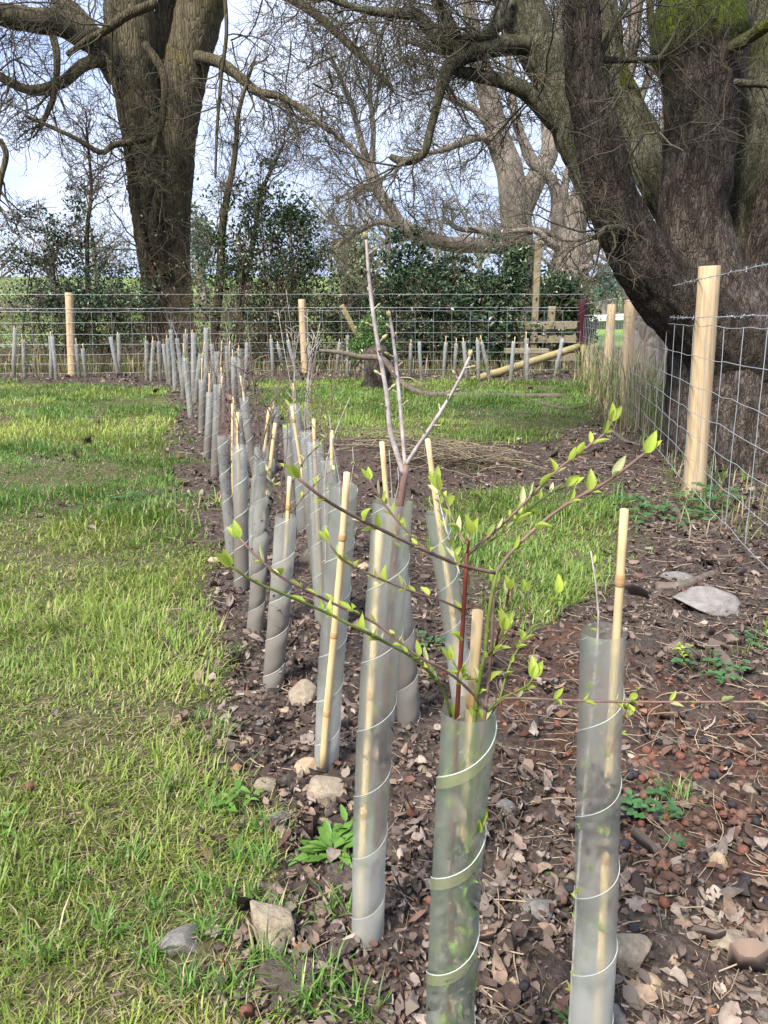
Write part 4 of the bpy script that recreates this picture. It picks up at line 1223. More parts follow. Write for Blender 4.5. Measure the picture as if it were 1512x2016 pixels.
# root buttresses
R_tr += [[(1440, 800, 60, 4.8), (1395, 890, 45, 4.72), (1350, 940, 30, 4.62), (1310, 975, 14, 4.55)],
         [(1470, 820, 80, 4.7), (1475, 930, 60, 4.5), (1470, 1000, 40, 4.35), (1440, 1035, 20, 4.2)],
         [(1520, 840, 70, 4.6), (1540, 960, 60, 4.35), (1545, 1050, 35, 4.1)]]
R_lb = [
    [(1075, 95, 17, 5.1), (1020, 88, 17, 5.0), (960, 95, 16, 4.9), (912, 110, 15, 4.8), (880, 140, 12, 4.75), (862, 200, 8, 4.7), (845, 265, 7.5, 4.7), (832, 305, 7, 4.7), (795, 318, 8, 4.7), (768, 308, 5, 4.7)],
    [(832, 305, 6, 4.7), (792, 322, 5, 4.68), (775, 345, 3, 4.65)],
    [(912, 108, 13, 4.8), (872, 82, 13, 4.8), (838, 48, 12, 4.8), (815, 28, 10, 4.8), (770, 26, 8, 4.8), (700, 15, 6, 4.8), (620, -15, 5, 4.8)],
    [(1105, 260, 13, 5.0), (1075, 225, 14, 4.95), (1035, 180, 14, 4.9), (990, 160, 13, 4.9), (945, 150, 11, 4.9), (900, 140, 9, 4.8)],
    [(912, 100, 11, 4.85), (890, 60, 12, 4.85), (865, 10, 11, 4.85), (850, -40, 9, 4.85)],
    [(1000, -30, 9, 5.0), (985, 20, 10, 4.95), (968, 60, 8, 4.9)],
    [(985, 45, 12, 4.95), (950, 70, 11, 4.85), (912, 76, 5, 4.8)],
    [(1180, 110, 7, 4.5), (1205, 60, 6, 4.5), (1235, 0, 5, 4.5), (1262, -50, 4, 4.5)],
    [(1190, 118, 6, 4.6), (1250, 118, 5, 4.6), (1318, 114, 6, 4.7)],
    [(1445, 162, 7, 4.7), (1480, 165, 6, 4.65), (1540, 168, 5, 4.6)],
    [(1440, 95, 11, 4.7), (1480, 70, 11, 4.6), (1530, 35, 10, 4.5), (1600, -20, 8, 4.4)],
    [(1335, 190, 9, 5.6), (1295, 130, 8, 5.6), (1285, 60, 7, 5.6), (1275, -30, 5, 5.6)],
    [(1225, 450, 9, 4.4), (1195, 452, 8, 4.3), (1172, 468, 5, 4.25)],
]
def moss_r(V):
    z = V[:, 2]
    m = 0.75*np.exp(-((z-2.55)/0.32)**2)*np.where(V[:, 0] > 2.02, 0.3, 1.0)*(V[:, 0] > 1.5) + 0.06*np.clip((1.35-z)/0.6, 0, 1)*(V[:, 0] < 1.9)
    return m
bare_tree('big_tree', 'massive dark multi-stemmed tree with moss and flaking bark beyond the wire', rb, R_tr, R_lb, [M['barkR'], M['barkD'], M['barkL2'], M['barkL2'], M['barkL2'], M['barkR'], M['barkR'], M['barkR'], M['barkR'], M['barkR'], M['barkL2']],
          [dict(seed=5, m=(9, 6, 5), len1=1.5, ratio1=(0.25, 0.6), col=(0.075, 0.065, 0.045), rmin=0.0016, grav=(-0.03, -0.02, 0.0), rr=0.45),
           dict(src=R_tr[1:5], seed=6, m=(10, 7, 5), len1=2.2, ratio1=(0.2, 0.5), col=(0.07, 0.06, 0.045), rmin=0.0018, rr=0.2, t0=0.45),
           dict(src=[[(1500, -120, 14, 5.6), (1400, -90, 12, 5.9), (1250, -60, 10, 6.1), (1120, -60, 8, 6.2)], [(1020, -150, 12, 5.2), (860, -130, 10, 5.2), (700, -110, 8, 5.2), (520, -100, 5, 5.2)], [(950, -160, 10, 5.6), (800, -40, 8, 5.7), (690, 60, 5, 5.8), (640, 160, 3, 5.9)],
                     [(1560, 150, 14, 6.6), (1460, 180, 10, 6.8), (1330, 140, 7, 7.0), (1230, 200, 4, 7.2)], [(1540, 420, 14, 6.6), (1480, 330, 10, 6.8), (1400, 260, 7, 7.0), (1290, 240, 4, 7.2)]],
                seed=8, m=(14, 6, 5), len1=1.8, ratio1=(0.3, 0.7), col=(0.075, 0.065, 0.045), rmin=0.0018, rr=0.5, t0=0.05, grav=(-0.05, -0.03, 0))],
          sides=72, n=170, ridge=0.022, rough=0.07, freq=5, moss=moss_r)

# --- the tall two-stemmed tree behind the rear fence
YL = 14.6
lb = gz(at(330, 720, YL).x, YL)
L_tr = [
    [(350, 745, 46, YL), (346, 640, 34, YL), (344, 540, 30, YL), (345, 400, 29, YL), (350, 280, 32, YL), (362, 160, 37, YL), (380, 80, 39, YL), (398, 0, 39, YL), (430, -120, 34, YL), (470, -350, 26, YL)],
    [(322, 745, 34, YL-.1), (318, 620, 27, YL-.1), (311, 500, 25, YL-.1), (297, 380, 27, YL-.1), (282, 270, 32, YL-.1), (268, 160, 38, YL-.1), (257, 60, 41, YL-.1), (250, -60, 39, YL-.1), (240, -260, 30, YL-.1)],
    [(303, 640, 15, YL-.4), (290, 540, 12, YL-.5), (272, 440, 10, YL-.6), (258, 340, 8, YL-.7), (240, 230, 6, YL-.8), (215, 120, 4, YL-.9)],
    [(322, 540, 12, YL-.4), (302, 465, 11, YL-.5), (312, 390, 9, YL-.6), (318, 300, 7, YL-.7), (290, 190, 5, YL-.8)],
    [(330, 190, 20, YL+.2), (318, 70, 16, YL+.3), (340, -40, 14, YL+.3)],
]
L_lb = [
    [(240, 150, 30, YL-.2), (212, 105, 27, YL-.4), (170, 72, 24, YL-.7), (115, 45, 22, YL-1), (50, 38, 20, YL-1.3), (-30, 15, 17, YL-1.5), (-120, -60, 12, YL-1.7)],
    [(232, 110, 15, YL-.2), (190, 75, 14, YL), (150, 25, 13, YL+.1), (110, -5, 12, YL+.2), (60, -80, 9, YL+.2)],
    [(240, 130, 12, YL-.3), (200, 120, 11, YL-.6), (165, 128, 10, YL-.8), (125, 160, 10, YL-1), (75, 178, 9, YL-1.2), (40, 172, 8, YL-1.3), (-10, 145, 8, YL-1.4)],
    [(385, 112, 11, YL-.2), (430, 122, 10, YL-.6), (470, 150, 9, YL-.8), (505, 180, 8, YL-1), (550, 190, 6, YL-1.2), (600, 218, 4.5, YL-1.3), (650, 262, 3, YL-1.4)],
    [(285, 88, 7, YL-.7), (312, 125, 7, YL-.9), (324, 160, 7, YL-1), (322, 210, 6.5, YL-1), (310, 262, 6, YL-1), (262, 278, 6, YL-1.1), (222, 286, 5.5, YL-1.2), (198, 300, 5, YL-1.3), (140, 268, 4, YL-1.4), (50, 228, 3, YL-1.5)],
    [(312, 258, 5, YL-1), (298, 300, 4.5, YL-1.05), (274, 346, 4, YL-1.1)],
    [(96, 45, 6, YL-1.1), (112, 110, 6, YL-1.2), (105, 190, 5, YL-1.2), (78, 255, 4, YL-1.2)],
    [(440, -40, 3.5, 12.5), (446, 60, 3.5, 12.5), (436, 150, 3.2, 12.5), (427, 260, 3, 12.5), (424, 350, 2, 12.5)],
    [(310, 5, 8, 12.8), (250, 30, 8, 12.8), (205, 62, 7, 12.8), (168, 82, 6, 12.8), (132, 108, 4, 12.8)],
    [(430, -60, 12, YL), (520, -30, 10, YL-.3), (610, 20, 8, YL-.6), (700, 100, 6, YL-.8), (770, 170, 4, YL-1)],
    [(0, 275, 5, 12.6), (12, 305, 5, 12.6), (2, 350, 5, 12.6), (-10, 420, 5, 12.6)],
]
L_ex = [[(-60, -60, 12, YL-1), (0, 40, 9, YL-1.2), (30, 130, 6, YL-1.5), (20, 240, 4, YL-1.6)],
        [(480, -140, 14, YL-.5), (600, -60, 10, YL-.8), (700, 30, 7, YL-1), (790, 120, 4, YL-1.2)],
        [(470, -60, 12, YL+.6), (560, 60, 9, YL+.6), (620, 170, 6, YL+.6), (640, 280, 3, YL+.6)],
        [(430, 60, 9, YL+1), (500, 120, 7, YL+1), (560, 200, 5, YL+1), (590, 300, 3, YL+1)],
        [(600, -120, 12, YL+1.5), (680, -20, 9, YL+1.5), (770, 60, 7, YL+1.5), (860, 160, 4, YL+1.5)],
        [(230, -80, 12, YL-1), (160, -20, 9, YL-1.2), (70, 60, 7, YL-1.4), (10, 190, 4, YL-1.6)]]
def moss_l(V):
    m = 0.16*np.clip((V[:, 0]-lb.x+0.0)/0.35, 0, 1) + 0.08*np.clip((V[:, 2]-4.5)/2, 0, 1)
    return m
bare_tree('tall_tree', 'tall bare tree with two fused greenish trunks behind the rear fence', lb, L_tr, L_lb, [M['barkW']],
          [dict(seed=15, m=(9, 5, 4), len1=3.4, ratio1=(0.25, 0.55), col=(0.075, 0.066, 0.045), rmin=0.0038, rr=0.45),
           dict(src=L_ex, seed=16, m=(13, 5, 5), len1=3.4, ratio1=(0.3, 0.6), col=(0.07, 0.062, 0.045), rmin=0.0036, rr=0.45, t0=0.05, grav=(-0.04, -0.02, 0)),
           dict(src=L_tr[2:4], seed=17, m=(15, 6, 5), len1=2.6, ratio1=(0.25, 0.6), col=(0.085, 0.072, 0.05), rmin=0.0035, rr=0.4, t0=0.1, grav=(0.08, 0.02, 0))],
          sides=48, n=120, ridge=0.028, rough=0.07, freq=2.6, moss=moss_l)

# --- pale spreading trees further back
YP = 24.0
P_tr = [[(1025, 690, 40, YP), (1022, 590, 31, YP), (1020, 480, 29, YP), (1014, 400, 27, YP), (1003, 335, 24, YP), (982, 275, 22, YP), (965, 205, 19, YP), (948, 130, 16, YP), (930, 50, 13, YP), (912, -40, 10, YP), (890, -160, 6, YP)],
        [(1018, 440, 22, YP), (1040, 385, 20, YP), (1062, 340, 18, YP), (1082, 295, 15, YP+.5), (1078, 215, 12, YP+1), (1092, 130, 9, YP+1), (1100, 20, 6, YP+1)]]
P_lb = [[(1008, 486, 15, YP-.3), (940, 483, 15, YP-.6), (880, 480, 14, YP-.9), (835, 468, 14, YP-1), (793, 446, 13, YP-1), (772, 415, 12, YP-1), (748, 382, 11, YP-1), (734, 352, 12, YP-1), (727, 325, 13, YP-1)],
        [(785, 443, 7, YP-1), (745, 437, 6, YP-1.1), (712, 452, 5.5, YP-1.2), (690, 466, 5, YP-1.2), (655, 490, 3, YP-1.3)],
        [(738, 368, 8, YP-1), (712, 370, 7, YP-1), (700, 382, 5, YP-1), (702, 400, 3, YP-1)],
        [(727, 330, 8, YP-1), (708, 270, 6, YP-1), (690, 200, 5, YP-1), (655, 120, 3, YP-1)],
        [(730, 330, 6, YP-1), (735, 260, 5, YP-1), (728, 180, 4, YP-1), (735, 90, 2.5, YP-1)],
        [(725, 335, 6, YP-1), (690, 290, 5, YP-1), (640, 250, 4, YP-1), (590, 240, 2.5, YP-1)],
        [(1000, 330, 9, YP), (955, 272, 8, YP-.3), (900, 285, 6, YP-.5), (850, 300, 4, YP-.6), (800, 290, 2.5, YP-.6)],
        [(980, 270, 9, YP), (940, 220, 7, YP), (900, 200, 5, YP), (840, 170, 3, YP)],
        [(950, 140, 8, YP), (910, 110, 6, YP), (860, 100, 5, YP), (800, 80, 3, YP)],
        [(1060, 340, 9, YP), (1020, 250, 8, YP), (1008, 180, 7, YP), (1000, 100, 5, YP), (990, 0, 3, YP)],
        [(1000, 470, 5, YP-2), (950, 455, 5, YP-2), (900, 450, 4, YP-2), (870, 425, 3, YP-2)],
        [(1095, 465, 6, YP-2), (1060, 452, 6, YP-2), (1015, 452, 5, YP-2), (985, 460, 4, YP-2)]]
pb = gz(at(1025, 690, YP).x, YP)
bare_tree('spreading_tree', 'pale grey bare tree with a long low limb reaching over the hedge', pb, P_tr, P_lb, [M['barkP']],
          [dict(seed=25, m=(13, 7, 6), len1=4.5, ratio1=(0.25, 0.55), col=(0.135, 0.12, 0.09), rmin=0.0055, rr=0.45, curl=(0.25, 0.3, 0.3)),
           dict(src=P_tr, seed=26, m=(18, 7, 6), len1=5.0, ratio1=(0.25, 0.5), col=(0.135, 0.12, 0.09), rmin=0.0055, rr=0.25, t0=0.4)],
          sides=20, n=50, rough=0.08, freq=1.2)
YQ = 20.0
Q_tr = [[(1105, 680, 52, YQ), (1112, 600, 42, YQ), (1120, 530, 36, YQ), (1126, 465, 27, YQ), (1140, 400, 20, YQ), (1152, 330, 14, YQ), (1148, 230, 10, YQ), (1160, 120, 6, YQ)]]
Q_lb = [[(1112, 500, 16, YQ), (1098, 440, 14, YQ), (1096, 380, 12, YQ), (1075, 340, 10, YQ), (1040, 315, 7, YQ), (1020, 260, 4, YQ)],
        [(1128, 520, 15, YQ), (1165, 490, 12, YQ), (1200, 468, 10, YQ), (1250, 450, 8, YQ), (1320, 400, 5, YQ)],
        [(1122, 450, 10, YQ), (1110, 380, 8, YQ), (1125, 300, 6, YQ), (1118, 200, 4, YQ)],
        [(1095, 590, 9, YQ-.3), (1120, 560, 8, YQ-.6), (1145, 530, 7, YQ-.8), (1165, 525, 4, YQ-1)],
        [(1128, 460, 9, YQ), (1160, 420, 7, YQ), (1200, 350, 5, YQ), (1230, 260, 3, YQ)],
        [(1118, 500, 8, YQ), (1085, 480, 7, YQ-.3), (1055, 455, 6, YQ-.5), (1010, 455, 4, YQ-.7)]]
qb = gz(at(1105, 680, YQ).x, YQ)
bare_tree('pollard_tree', 'pinkish pale old tree with thick crooked arms behind the stile', qb, Q_tr, Q_lb, [M['barkP']],
          [dict(seed=35, m=(12, 7, 5), len1=3.2, ratio1=(0.25, 0.6), col=(0.15, 0.13, 0.10), rmin=0.005, rr=0.4)], sides=20, n=40, rough=0.1, freq=1.5)
YT = 8.2
tb = gz(at(1268, 760, YT).x, YT)
bare_tree('smooth_tree', 'smooth grey-green trunk standing just behind the fence posts', tb,
          [[(1272, 780, 36, YT), (1266, 680, 30, YT), (1255, 590, 27, YT), (1240, 510, 24, YT), (1222, 430, 22, YT), (1215, 330, 18, YT+.2), (1225, 200, 15, YT+.3), (1250, 40, 12, YT+.4), (1260, -120, 9, YT+.4)],
           [(1300, 780, 30, YT+.3), (1300, 690, 22, YT+.3), (1312, 620, 16, YT+.3), (1340, 540, 12, YT+.4), (1380, 420, 9, YT+.5)]],
          [[(1225, 300, 9, YT+.2), (1260, 200, 7, YT+.5), (1300, 80, 5, YT+.8), (1340, -60, 3, YT+1)], [(1225, 250, 7, YT+.2), (1190, 150, 5, YT+.5), (1170, 50, 4, YT+.7), (1120, -60, 3, YT+.9)],
           [(1240, 500, 6, YT), (1290, 380, 5, YT+.5), (1300, 250, 4, YT+.8), (1330, 120, 3, YT+1)]],
          [M['barkP']], [dict(seed=45, m=(14, 7, 6), len1=2.2, ratio1=(0.25, 0.6), col=(0.13, 0.115, 0.08), rmin=0.0028, rr=0.4)], sides=20, n=40, rough=0.06, freq=3)
# slender bare saplings of the hedge line
for i, (label, rows) in enumerate([('slim pale leaning stem rising through the hedge from brambles', [(418, 700, 9, 13.6), (432, 560, 8, 13.6), (440, 430, 7, 13.6), (462, 310, 5, 13.6), (470, 220, 4, 13.6), (500, 120, 2.5, 13.6)]),
                                  ('thin forked bare stem beside the ivy bush', [(470, 700, 7, 13.9), (478, 560, 6, 13.9), (500, 470, 5, 13.9), (515, 380, 4, 13.9), (560, 280, 2.5, 13.9)]),
                                  ('upright bare hedge shoot beside the holly bush', [(170, 690, 5, 13.4), (172, 560, 4.5, 13.4), (172, 450, 4, 13.4), (180, 370, 3, 13.4), (170, 250, 2, 13.4)])]):
    b_ = gz(at(rows[0][0], rows[0][1], rows[0][3]).x, rows[0][3])
    bare_tree('hedge_stem', label, b_, [rows], [rows[1:]], [M['barkW']], [dict(seed=50+i, m=(26, 6, 5), len1=1.6, ratio1=(0.3, 0.7), col=(0.13, 0.105, 0.075), rmin=0.0032, rr=0.5, t0=0.1)], sides=9, n=30, rough=0.04)

# --- far trees: bare crowns on the skyline
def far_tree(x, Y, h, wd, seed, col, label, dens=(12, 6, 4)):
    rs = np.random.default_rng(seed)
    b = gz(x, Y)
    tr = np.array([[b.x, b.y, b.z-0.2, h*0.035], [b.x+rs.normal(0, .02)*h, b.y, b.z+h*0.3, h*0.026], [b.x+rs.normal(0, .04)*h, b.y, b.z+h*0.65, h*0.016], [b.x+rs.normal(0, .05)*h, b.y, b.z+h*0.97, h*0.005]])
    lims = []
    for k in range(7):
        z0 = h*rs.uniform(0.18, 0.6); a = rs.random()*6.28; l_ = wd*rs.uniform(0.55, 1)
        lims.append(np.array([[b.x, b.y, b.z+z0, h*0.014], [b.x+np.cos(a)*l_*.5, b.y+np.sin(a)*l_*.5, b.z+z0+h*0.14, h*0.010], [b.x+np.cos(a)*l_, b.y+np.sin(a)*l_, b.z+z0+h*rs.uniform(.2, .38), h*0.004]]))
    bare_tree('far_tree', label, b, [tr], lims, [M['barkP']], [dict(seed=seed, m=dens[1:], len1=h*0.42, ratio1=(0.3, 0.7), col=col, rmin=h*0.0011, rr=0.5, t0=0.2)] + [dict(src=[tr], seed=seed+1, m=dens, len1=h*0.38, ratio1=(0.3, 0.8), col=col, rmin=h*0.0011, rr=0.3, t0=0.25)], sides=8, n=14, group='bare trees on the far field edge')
fk = 0
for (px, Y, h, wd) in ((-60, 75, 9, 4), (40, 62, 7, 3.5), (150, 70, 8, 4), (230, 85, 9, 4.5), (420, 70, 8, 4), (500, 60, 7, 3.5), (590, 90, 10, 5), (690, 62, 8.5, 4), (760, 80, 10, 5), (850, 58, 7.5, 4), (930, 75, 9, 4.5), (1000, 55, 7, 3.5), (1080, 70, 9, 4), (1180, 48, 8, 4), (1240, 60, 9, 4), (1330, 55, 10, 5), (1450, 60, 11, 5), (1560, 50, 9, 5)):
    far_tree((px-756)/F_PX*Y*1.03, Y, h, wd, 300+fk, [(0.27, 0.245, 0.21), (0.24, 0.225, 0.17), (0.29, 0.25, 0.22)][fk % 3], 'hazy bare tree on the edge of the far field')  # distance haze is put into the pale twig colours
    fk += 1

# ------------------------------------------------------------------ hedge plants
def bush(name, label, cat, blobs, size, cols, seed, stems=8, base=None, twcol=(0.09, 0.07, 0.05), twm=(10, 5), group=None, rmin=0.003):
    rs = np.random.default_rng(seed)
    pts = []; lim = []
    Y0 = blobs[0][4]
    bx = np.mean([at(b[0], b[1], b[4]).x for b in blobs]) if base is None else at(base, 700, Y0).x
    b0 = gz(bx, Y0)
    for (px, py, rx, ry, Y, dep, cnt) in blobs:
        c = np.array(at(px, py, Y)[:]); sx, sz = px_r(rx, Y), px_r(ry, Y)
        # clumped: sub-clusters on twigs
        nc = max(5, cnt//55)
        cc = rs.normal(0, 0.48, (nc, 3))
        own = rs.integers(0, nc, cnt)
        p = cc[own] + rs.normal(0, 0.17, (cnt, 3))
        p = c + p*[sx, dep, sz]
        pts.append(p)
        for k in range(nc):
            if k % 9 == 0:
                e = c + cc[k]*[sx, dep, sz]
                s = np.array([b0.x + rs.normal(0, 0.25) + (c[0]-b0.x)*0.55, Y + rs.normal(0, .15), 0.0]); s[2] = Hz(s[0], s[1])
                m_ = (s+e)/2 + rs.normal(0, .12, 3)
                lim.append(np.array([np.append(s, 0.018), np.append(m_, 0.012), np.append(e, 0.004)]))
    P = np.vstack(pts); P = P[P[:, 2] > 0.05]
    t = empty(name, b0, label, cat, group)
    V, T, c = leaf_cloud(P, size, rs, np.array(cols))
    obj('foliage', mesh_np('foliage', V-np.array(b0[:]), T, None, M['foliage'], False, c), t)
    mb = MB()
    cl = [spline(l_, 10) for l_ in lim]
    A = np.stack(cl); VV, QQ = tubes(A[..., :3], A[..., 3], 5); mb.add(VV, None, QQ, np.array(twcol))
    mb = crown(cl, seed+1, m=twm, col=twcol, rmin=rmin, len1=0.9, ratio1=(0.3, 0.8), mb=mb, rr=0.5)
    obj('branches', mb.mesh('branches', M['twig'], origin=b0), t)
    return t
DK = [(0.020, 0.042, 0.016), (0.030, 0.062, 0.020), (0.045, 0.085, 0.030), (0.014, 0.030, 0.016)]
HO = [(0.030, 0.062, 0.030), (0.045, 0.085, 0.040), (0.065, 0.11, 0.05), (0.020, 0.040, 0.022)]
IV = [(0.028, 0.055, 0.012), (0.045, 0.08, 0.018), (0.07, 0.10, 0.03)]
bush('holly_bush', 'loose blue-green holly bush behind the rear fence', 'holly',
     [(135, 470, 70, 70, 13.4, .5, 1300), (60, 510, 60, 40, 13.3, .5, 900), (200, 560, 90, 60, 13.3, .6, 2000), (110, 600, 110, 60, 13.3, .6, 2400), (190, 640, 80, 50, 13.2, .5, 1500), (150, 400, 40, 25, 13.4, .4, 250), (60, 430, 40, 30, 13.4, .4, 260), (255, 610, 60, 60, 13.3, .5, 900)], 0.06, HO, 71, base=150)
bush('ivy_bush', 'dark ivy-clad bush standing above the brambles beside the tall trunk', 'ivy',
     [(575, 430, 62, 55, 13.6, .5, 2200), (500, 420, 50, 60, 13.7, .5, 800), (450, 500, 70, 70, 13.6, .5, 1500), (560, 540, 100, 70, 13.6, .6, 3200), (560, 640, 120, 60, 13.5, .5, 2600), (620, 500, 40, 40, 13.6, .4, 500), (530, 315, 50, 20, 13.6, .4, 160), (480, 600, 90, 60, 13.5, .5, 900)], 0.065, DK+IV, 72, base=530)
bush('evergreen_hedge', 'dense dark evergreen bush filling the gap behind the wire', 'bush',
     [(800, 565, 60, 50, 14.6, .8, 4200), (870, 625, 120, 65, 14.4, .8, 9000), (735, 640, 80, 55, 14.4, .7, 6000), (965, 590, 70, 50, 14.6, .7, 4800), (930, 670, 130, 50, 14.0, .7, 9500), (800, 680, 120, 50, 14.0, .7, 9000), (805, 505, 40, 35, 14.6, .4, 900), (1020, 640, 80, 60, 14.5, .6, 5000), (1000, 695, 90, 40, 14.2, .5, 3500), (900, 530, 70, 30, 14.8, .5, 900)], 0.085, DK, 73, base=860)
bush('laurel_bush', 'broad-leaved evergreen bush beside the stile', 'bush',
     [(1085, 590, 55, 45, 14.4, .5, 3000), (1125, 625, 45, 45, 14.3, .4, 2200), (1010, 540, 50, 50, 14.8, .5, 1500), (1085, 670, 70, 45, 14.3, .4, 2600), (1020, 500, 30, 40, 15.0, .4, 350)], 0.08, IV+DK, 74, base=1080)
bush('leafy_stump', 'old stump covered in fresh green leafy shoots on the grass', 'shrub',
     [(732, 655, 40, 38, 10.9, .25, 1500), (715, 690, 40, 24, 10.9, .25, 700), (760, 680, 25, 25, 10.9, .2, 350)], 0.04, [(0.06, 0.13, 0.025), (0.09, 0.18, 0.035), (0.13, 0.22, 0.05)], 75, base=740, twm=(6, 4))
sbase = gp(742, 762)
st = [o for o in C.objects if o.name.startswith('leafy_stump')][0]
V, Q, T = limb(np.array([(sbase.x, sbase.y, sbase.z-.05, 0.2), (sbase.x, sbase.y, sbase.z+.12, 0.165), (sbase.x-.01, sbase.y, sbase.z+.3, 0.155), (sbase.x-.02, sbase.y, sbase.z+.45, 0.16), (sbase.x-.03, sbase.y, sbase.z+.5, 0.08)]), 40, 36, 0.12, 6, 0.03, 5)
obj('stump', mesh_np('stump', V-np.array(st.location[:]), T, Q, M['barkR'], True, np.zeros((len(V), 3))), st)

def thicket():
    rs = np.random.default_rng(81)
    mb = MB()
    # arching bramble canes and tangled hedge twigs behind the fence
    n = 720
    x = rs.uniform(-9, 3.0, n); dens = np.where((x > -3.4) & (x < -0.7), 1.0, np.where(x < -5.2, 0.55, np.where(x > 0.9, 0.04, np.where(x > -0.7, 0.2, 0.8)))); k = rs.random(n) < dens; x = x[k]; n = len(x)
    y = rs.uniform(12.85, 14.4, n)
    p0 = np.stack([x, y, zg(x, y)], -1)
    d = np.stack([rs.normal(0, .5, n), rs.normal(0, .3, n), rs.uniform(0.6, 1.2, n)], -1); d /= np.linalg.norm(d, axis=1, keepdims=True)
    P = polylines(p0, d, rs.uniform(0.8, 2.9, n), 9, 0.2, -0.07, rs)
    P[..., 2] = np.maximum(P[..., 2], 0.03)
    Rr = rs.uniform(0.003, 0.007, (n, 1))*np.linspace(1, 0.4, 9)[None]
    c = np.array([0.11, 0.088, 0.06])*rs.uniform(0.4, 1.7, (n, 1))
    V, Q = tubes(P, Rr, 3); mb.add(V, None, Q, np.repeat(c, 27, 0))
    for m_ in (6, 3):
        p0, D, L, r0 = sprout(P, Rr, m_, rs, 0.2, ratio=(0.2, 0.55), rratio=0.7)
        P = polylines(p0, D, L, 5, 0.3, -0.03, rs); Rr = np.maximum(r0[:, None]*np.linspace(1, .4, 5)[None], 0.0018)
        c = np.array([0.13, 0.095, 0.07])*rs.uniform(0.5, 1.6, (len(P), 1))
        V, Q = tubes(P, Rr, 3); mb.add(V, None, Q, np.repeat(c, 15, 0))
    o = obj('bramble_thicket', mb.mesh('bramble_thicket', M['twig']))
    tag(o, 'brown tangle of bramble canes and bare hedge twigs behind the rear fence', 'brambles', kind='stuff')
    # leaves in it
    P = np.stack([rs.uniform(-8.5, 3.0, 9000), rs.uniform(12.9, 14.6, 9000), rs.gamma(2.2, 0.36, 9000)+0.05], -1)
    V, T, c = leaf_cloud(P, 0.05, rs, np.array([(0.05, 0.085, 0.025), (0.10, 0.13, 0.04), (0.13, 0.085, 0.05), (0.07, 0.05, 0.03), (0.20, 0.15, 0.10)]))
    o = obj('bramble_leaves', mesh_np('bramble_leaves', V, T, None, M['foliage'], False, c))
    tag(o, 'scattered green and bronze bramble leaves in the tangle behind the fence', 'leaves', kind='stuff')
    # far hedgerow across the field
    mb = MB()
    n = 3200
    x = rs.uniform(-60, 50, n); y = rs.uniform(44, 52, n) + 0.12*np.abs(x)
    p0 = np.stack([x, y, zg(x, y)], -1)
    d = np.stack([rs.normal(0, .5, n), rs.normal(0, .3, n), rs.uniform(0.6, 1.2, n)], -1); d /= np.linalg.norm(d, axis=1, keepdims=True)
    P = polylines(p0, d, rs.uniform(0.8, 2.6, n), 5, 0.25, 0.0, rs)
    V, Q = tubes(P, np.full((n, 5), 0.022), 3)
    c = np.array([0.23, 0.20, 0.15])*rs.uniform(0.6, 1.3, (n, 1)); g = rs.random(n) < 0.25; c[g] = np.array([0.11, 0.14, 0.08])
    mb.add(V, None, Q, np.repeat(c, 15, 0))
    o = obj('far_hedgerow', mb.mesh('far_hedgerow', M['twig']))
    tag(o, 'far brown hedgerow crossing the field beyond the trees', 'hedge', kind='stuff')
thicket()

# far evergreen crowns and a pale roof seen between the trunks
def far_evergreen(px, py, rx, ry, Y, cnt, cols, seed, label):
    rs = np.random.default_rng(seed)
    c = np.array(at(px, py, Y)[:])
    P = c + np.clip(rs.normal(0, 0.5, (cnt, 3)), -1.1, 1.1)*[px_r(rx, Y), 1.2, px_r(ry, Y)]
    b0 = gz(c[0], Y)
    t = empty('far_evergreen', b0, label, 'tree')
    P = P[P[:, 2] > b0.z]
    V, T, col = leaf_cloud(P, 0.22, rs, np.array(cols))
    obj('crown', mesh_np('crown', V-np.array(b0[:]), T, None, M['foliage'], False, col), t)
    V, Q, T = limb(np.array([(b0.x, b0.y, b0.z-.2, .25), (b0.x, b0.y, (b0.z+c[2])/2, .18), (c[0], c[1], c[2]+px_r(ry, Y)*.5, .05)]), 8, 8)
    obj('trunk', mesh_np('trunk', V-np.array(b0[:]), T, Q, M['barkP'], True, np.zeros((len(V), 3))), t)
far_evergreen(702, 525, 40, 60, 34, 2600, [(0.16, 0.18, 0.09), (0.21, 0.22, 0.13), (0.13, 0.15, 0.08)], 91, 'hazy olive-green conifer beyond the hedge')  # leaf colours paled to carry the haze
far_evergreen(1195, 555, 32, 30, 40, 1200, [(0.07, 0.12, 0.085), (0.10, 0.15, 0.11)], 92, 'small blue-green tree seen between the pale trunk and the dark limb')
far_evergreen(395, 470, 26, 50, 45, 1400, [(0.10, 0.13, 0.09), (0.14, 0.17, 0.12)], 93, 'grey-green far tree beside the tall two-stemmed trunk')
fb = gz(at(1205, 640, 38).x, 38.0)
shed = empty('shed', fb, 'long low pale-roofed shed far behind the fence posts', 'shed')
board('roof', at(1150, 628, 38), at(1262, 622, 38), 0.28, 2.4, plain('pale_roof', (0.62, 0.60, 0.60), 0.6), shed)
board('wall', at(1154, 645, 38.1), at(1258, 640, 38.1), 0.75, 1.8, plain('shed_wall', (0.30, 0.27, 0.25), 0.8), shed)

# ------------------------------------------------------------------ saplings
def stem_part(name, pts, mat, parent, n=None, sides=8, kn=0.05):
    pts = np.asarray(pts, float)
    V, Q, T = limb(pts, n or max(8, 4*len(pts)), sides, kn, 60, 0, 3)
    return obj(name, mesh_np(name, V-np.array((parent.parent or parent).location[:]), T, Q, mat), parent)

